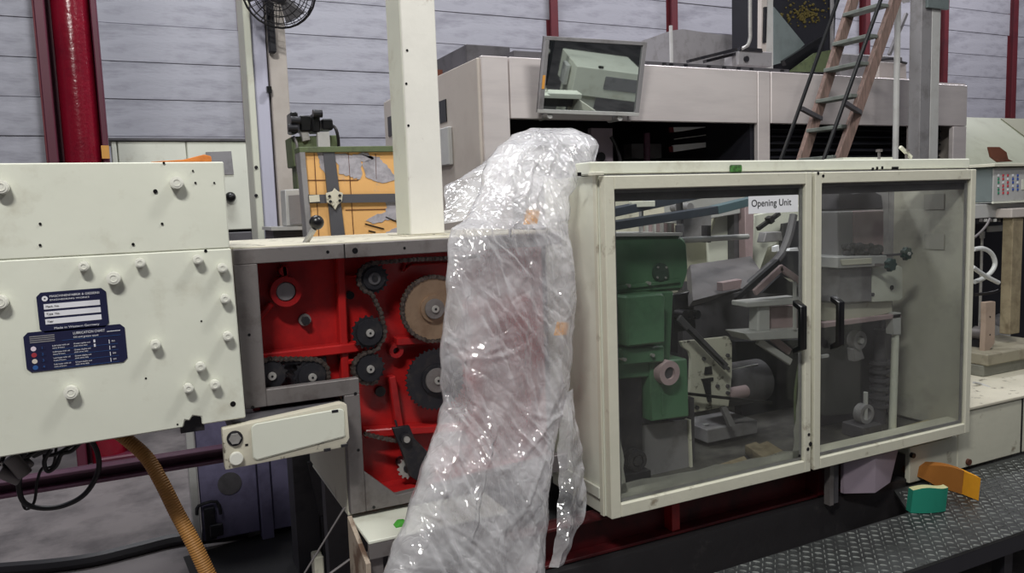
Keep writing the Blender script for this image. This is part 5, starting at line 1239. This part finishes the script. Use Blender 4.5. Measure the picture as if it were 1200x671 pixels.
# pale sloping hood behind control panel
t = thing('sloping_hood', 'pale green cream sloping machine hood behind the control box', 'hood', at(1170, 190, y=4.2))
A = at(1135, 195, y=4.2); B = at(1133, 137, y=4.7)
HC = mat('green_cream_paint', (176, 180, 160), 0.5, 0, (150, 150, 130), 0.5, 5)
MB().hull([(A.x, 4.2, A.z), (A.x+2.4, 4.2, A.z), (A.x+2.4, 4.2, 0), (A.x, 4.2, 0)], [(A.x, 4.7, B.z), (A.x+2.4, 4.7, B.z), (A.x+2.4, 5.6, 0), (A.x, 5.6, 0)], 0.004).build('hood_shell', HC, t)
p = [at(1172, 139, y=4.69), at(1235, 139, y=4.69), at(1235, 186, y=4.25)]
MB().hull([k+Vector((0, -0.012, 0.0)) for k in p], [k+Vector((0, -0.002, 0)) for k in p]).build('hood_shade', mat('hood_shade_grey', (146, 146, 124), 0.5), t)  # thin darker triangle painting the diagonal shade on the hood
pts = [(1159, 172), (1172, 172), (1180, 178), (1182, 186), (1188, 189), (1170, 190), (1162, 184)]
t = tag(MB().prism(poly(pts, 3.0), 3.0, 3.015, 0.003).build('rusty_scrap', RUST), 'rusty brown metal scrap standing on the hood above the control box', 'scrap')

# ================================================================== PLASTIC FILM
rows = [  # (v_px centre row, left px, right px, y depth left, y depth right, half thickness)
    (150, 622, 668, 2.62, 2.55, 0.03), (158, 600, 690, 2.60, 2.50, 0.09), (170, 585, 699, 2.55, 2.46, 0.12), (188, 572, 698, 2.52, 2.42, 0.14), (205, 565, 684, 2.48, 2.40, 0.14),
    (230, 560, 668, 2.42, 2.34, 0.13), (256, 546, 667, 2.34, 2.30, 0.12), (268, 527, 668, 2.26, 2.28, 0.10), (300, 524, 669, 2.22, 2.26, 0.10), (340, 521, 671, 2.20, 2.25, 0.10),
    (380, 519, 672, 2.19, 2.24, 0.10), (425, 517, 672, 2.18, 2.22, 0.10), (470, 519, 664, 2.17, 2.20, 0.10), (505, 508, 654, 2.13, 2.16, 0.10), (550, 492, 648, 2.06, 2.10, 0.10),
    (600, 476, 645, 2.02, 2.06, 0.11), (640, 460, 641, 1.99, 2.03, 0.12), (680, 445, 636, 1.96, 2.0, 0.13), (730, 430, 626, 1.94, 1.98, 0.13)]
NU, NV = 300, 400
def interp(v):
    s = v*(len(rows)-1); i = min(int(s), len(rows)-2); f_ = s-i
    return [a*(1-f_)+b_*f_ for a, b_ in zip(rows[i], rows[i+1])]
def ridge(p):
    d, _ = noise.voronoi(p); return d[1]-d[0]
def tri(t): return abs(2*(t-math.floor(t+0.5)))
FOLDS = []
_rf = random.Random(12)
for k in range(26):
    if k < 7: ang = _rf.uniform(-0.6, 0.1); fr = _rf.uniform(5, 9); am = 0.030
    elif k < 16: ang = _rf.uniform(-0.9, 0.7); fr = _rf.uniform(9, 16); am = 0.017
    else: ang = _rf.uniform(-1.5, 1.5); fr = _rf.uniform(22, 40); am = 0.0065
    FOLDS.append((math.cos(ang), math.sin(ang), fr, am, _rf.uniform(0, 50), _rf.uniform(1.5, 3.5)))
def crumple(x, z, sd, big=1.0):
    """creased film: straight pleats in many directions, each in its own patches"""
    n = noise.noise; o = 0.0
    w = 0.35*n((x*2.5, z*2.0, sd+9))
    for cx_, cz_, fr, am, ph, ms in FOLDS:
        k = n((x*ms+ph, z*ms*0.7, sd+ph))+0.12
        if k > 0: o += am*min(1.0, k*3.2)*(tri((x*cx_+z*cz_)*fr*0.5+ph+w)-0.5)
    return o*big
bm = bmesh.new(); G = []; meta = []
for j in range(NV+1):
    v = j/NV; row = []
    py, lx, rx, yl, yr2, th = interp(v)
    for i in range(NU):
        a = 2*PI*i/NU; u = 0.5+0.5*math.cos(a); front = -math.sin(a)   # front side faces -y
        th_ = th*(abs(math.sin(a))**0.7)
        yy = yl+(yr2-yl)*u - (th_ if front > 0 else -0.3*th_)
        px = lx+(rx-lx)*u + 5*noise.noise((v*9, 3.1 if u < .5 else 7.7, 0)) + 2.5*noise.noise((v*30, 3.1 if u < .5 else 7.7, 5))
        p = at(px, py, y=yy)
        amp = min(1.0, 0.3+abs(math.sin(a))*1.1)
        sd = 0.0 if front > 0 else 23.0
        n = noise.noise
        o = crumple(p.x, p.z, sd, 0.38)
        ww = 0.8*n((u*1.6, v*2.0, sd+1))
        o += 0.030*(0.25+abs(n((u*2.0, v*1.8, sd+3))))*(tri(u*2.3+0.7*v+ww+sd)-0.5)
        o += 0.016*max(0, n((u*3+9, v*3.0, sd+5))+0.1)*2*(tri(u*6.0-1.6*v+ww*1.6)-0.5)
        o += 0.020*n((u*2.5, v*7, sd+8))
        meta.append((amp, 1 if front > 0 else 0.5))
        p.y += amp*o*(1 if front > 0 else 0.5)
        row.append(bm.verts.new(p))
    G.append(row)
# sharp crease lines pressed into the film
import numpy as np
VV = [v_ for r_ in G for v_ in r_]; XY = np.array([(v_.co.x, v_.co.z) for v_ in VV]); AM = np.array([a*b_ for a, b_ in meta])
SG = np.arange(len(VV)) % NU >= NU//2   # front half of each ring
def creases(X, Z, count, seed, vert=0.7):
    rc = random.Random(seed); off = np.zeros(len(X))
    for k in range(count):
        cx_ = rc.uniform(X.min(), X.max()); cz_ = rc.uniform(Z.min(), Z.max()); big = rc.random() < 0.35
        ang = rc.gauss(-0.28, 0.25) if rc.random() < vert else rc.uniform(-1.5, 1.5)
        dx, dz = math.sin(ang), math.cos(ang)
        ln = rc.uniform(0.12, 0.38) if big else rc.uniform(0.03, 0.11); w = rc.uniform(0.007, 0.016) if big else rc.uniform(0.004, 0.009)
        am = rc.choice((-1, 1, 1))*w*rc.uniform(0.35, 0.8)
        t_ = (X-cx_)*dx+(Z-cz_)*dz; d_ = (X-cx_)*dz-(Z-cz_)*dx + 0.02*np.sin(t_*14+k)
        off += am*np.clip(1-np.abs(d_)/w, 0, 1)*np.clip(1.3-1.3*np.abs(t_)/ln, 0, 1)
    return off
OF = np.where(SG, creases(XY[:, 0], XY[:, 1], 620, 3), creases(XY[:, 0], XY[:, 1], 260, 8))*AM
for v_, o_ in zip(VV, OF): v_.co.y -= o_
for j in range(NV):
    for i in range(NU):
        k = (i+1) % NU; bm.faces.new((G[j][i], G[j+1][i], G[j+1][k], G[j][k]))
bm.faces.new(G[0])
me = bpy.data.meshes.new('plastic_bag'); bm.normal_update(); bm.to_mesh(me); bm.free(); me.materials.append(FILM); me.shade_smooth()
t = thing('plastic_sheet', 'big crumpled clear plastic sheet draped between gear housing and guard cabinet', 'plastic sheet', at(590, 690, y=2.05))
o = bpy.data.objects.new('film', me); COL.objects.link(o); o.parent = t; o.location = -Vector(t.location)
# loose flaps
def flap(cor, nu, nv, name, seed, amp):
    """cor: list of rows of (px, py, y)"""
    bm = bmesh.new(); G = []; R_ = len(cor)-1; C_ = len(cor[0])-1
    for j in range(nv+1):
        row = []
        s = j/nv*R_; a = min(int(s), R_-1); fa = s-a
        for i in range(nu+1):
            r = i/nu*C_; b_ = min(int(r), C_-1); fb = r-b_
            q = [cor[a][b_][k]*(1-fa)*(1-fb)+cor[a+1][b_][k]*fa*(1-fb)+cor[a][b_+1][k]*(1-fa)*fb+cor[a+1][b_+1][k]*fa*fb for k in range(3)]
            p = at(q[0], q[1], y=q[2])
            p.y += amp*25*crumple(p.x+seed, p.z, seed)
            row.append(bm.verts.new(p))
        G.append(row)
    for j in range(nv):
        for i in range(nu): bm.faces.new((G[j][i], G[j+1][i], G[j+1][i+1], G[j][i+1]))
    me = bpy.data.meshes.new(name); bm.normal_update(); bm.to_mesh(me); bm.free(); me.materials.append(FILM); me.shade_smooth()
    o = bpy.data.objects.new(name, me); COL.objects.link(o); o.parent = t; o.location = -Vector(t.location)
flap([[(575, 188, 2.9), (600, 172, 2.85), (630, 160, 2.8)], [(540, 206, 2.85), (570, 196, 2.8), (610, 190, 2.7)], [(521, 218, 2.8), (560, 225, 2.7), (600, 225, 2.6)], [(521, 262, 2.6), (545, 258, 2.55), (590, 255, 2.5)]], 50, 40, 'rear_flap', 2.0, 0.05)
flap([[(655, 468, 2.16), (663, 462, 2.15), (672, 455, 2.18)], [(656, 500, 2.14), (668, 505, 2.10), (680, 520, 2.15)], [(653, 560, 2.10), (672, 562, 2.06), (688, 585, 2.12)], [(648, 615, 2.04), (668, 618, 2.0), (684, 615, 2.06)], [(644, 665, 2.0), (654, 664, 1.98), (662, 660, 2.01)]], 40, 90, 'side_flap', 5.0, 0.03)
for cpx, w, yt in (((624, 254), 9, 2.24), ((659, 385), 8, 2.18)):
    p = [(cpx[0]-w, cpx[1]+w), (cpx[0]+w*0.6, cpx[1]+w*0.9), (cpx[0]+w, cpx[1]-w*0.8), (cpx[0]-w*0.5, cpx[1]-w)]
    pb(p, yt, yt+0.012, 'tape_patch', ORTAPE, t)

# ================================================================== OPERATOR SIDE (beside the camera, seen in the tilted mirror)
t = thing('control_pedestal', 'cream control pedestal with wide head on one leg, reflected in the tilted mirror', 'pedestal', (4.5, 0.5, 0))
def rbox(x0, x1, y0, y1, z0, z1, name, m, bev=0.006):
    b = MB().box(x0, x1, y0, y1, z0, z1, bev)
    for v_ in b.bm.verts:
        d = v_.co-Vector((4.36, 0.5, 0)); c_, s_ = math.cos(0.28), math.sin(0.28)
        v_.co.x = 4.36+d.x*c_-d.y*s_; v_.co.y = 0.5+d.x*s_+d.y*c_
    return b.build(name, m, t)
rbox(4.36, 5.15, -0.25, 0.5, 1.16, 1.47, 'head_box', CREAM); rbox(4.38, 4.66, -0.1, 0.44, 0.0, 1.158, 'leg', CREAM)
rbox(4.70, 5.10, 0.501, 0.506, 1.26, 1.40, 'head_door', GREYP); rbox(4.6, 4.66, 0.48, 0.5, 1.475, 1.50, 'catch', BLACK)
rbox(4.30, 4.35, 0.1, 0.3, 1.2, 1.42, 'side_socket', LGREY)
t = thing('dark_frame', 'dark steel frame with horizontal bars beside the cream control pedestal', 'frame', (4.0, 0.1, 0))
for x in (3.55, 4.2): MB().box(x, x+0.06, 0.05, 0.12, 0, 1.75).build('upright', VOID, t)
for k in range(6): MB().box(3.61, 4.2, 0.06, 0.11, 0.75+0.17*k, 0.80+0.17*k).build('bar', GREYD if k % 2 else VOID, t)
MB().box(3.61, 4.2, 0.0, 0.04, 0.3, 1.75).build('backboard', VOID, t)
MB().sphere((4.16, 0.16, 1.52), 0.035).build('lamp_knob', STEEL, t)
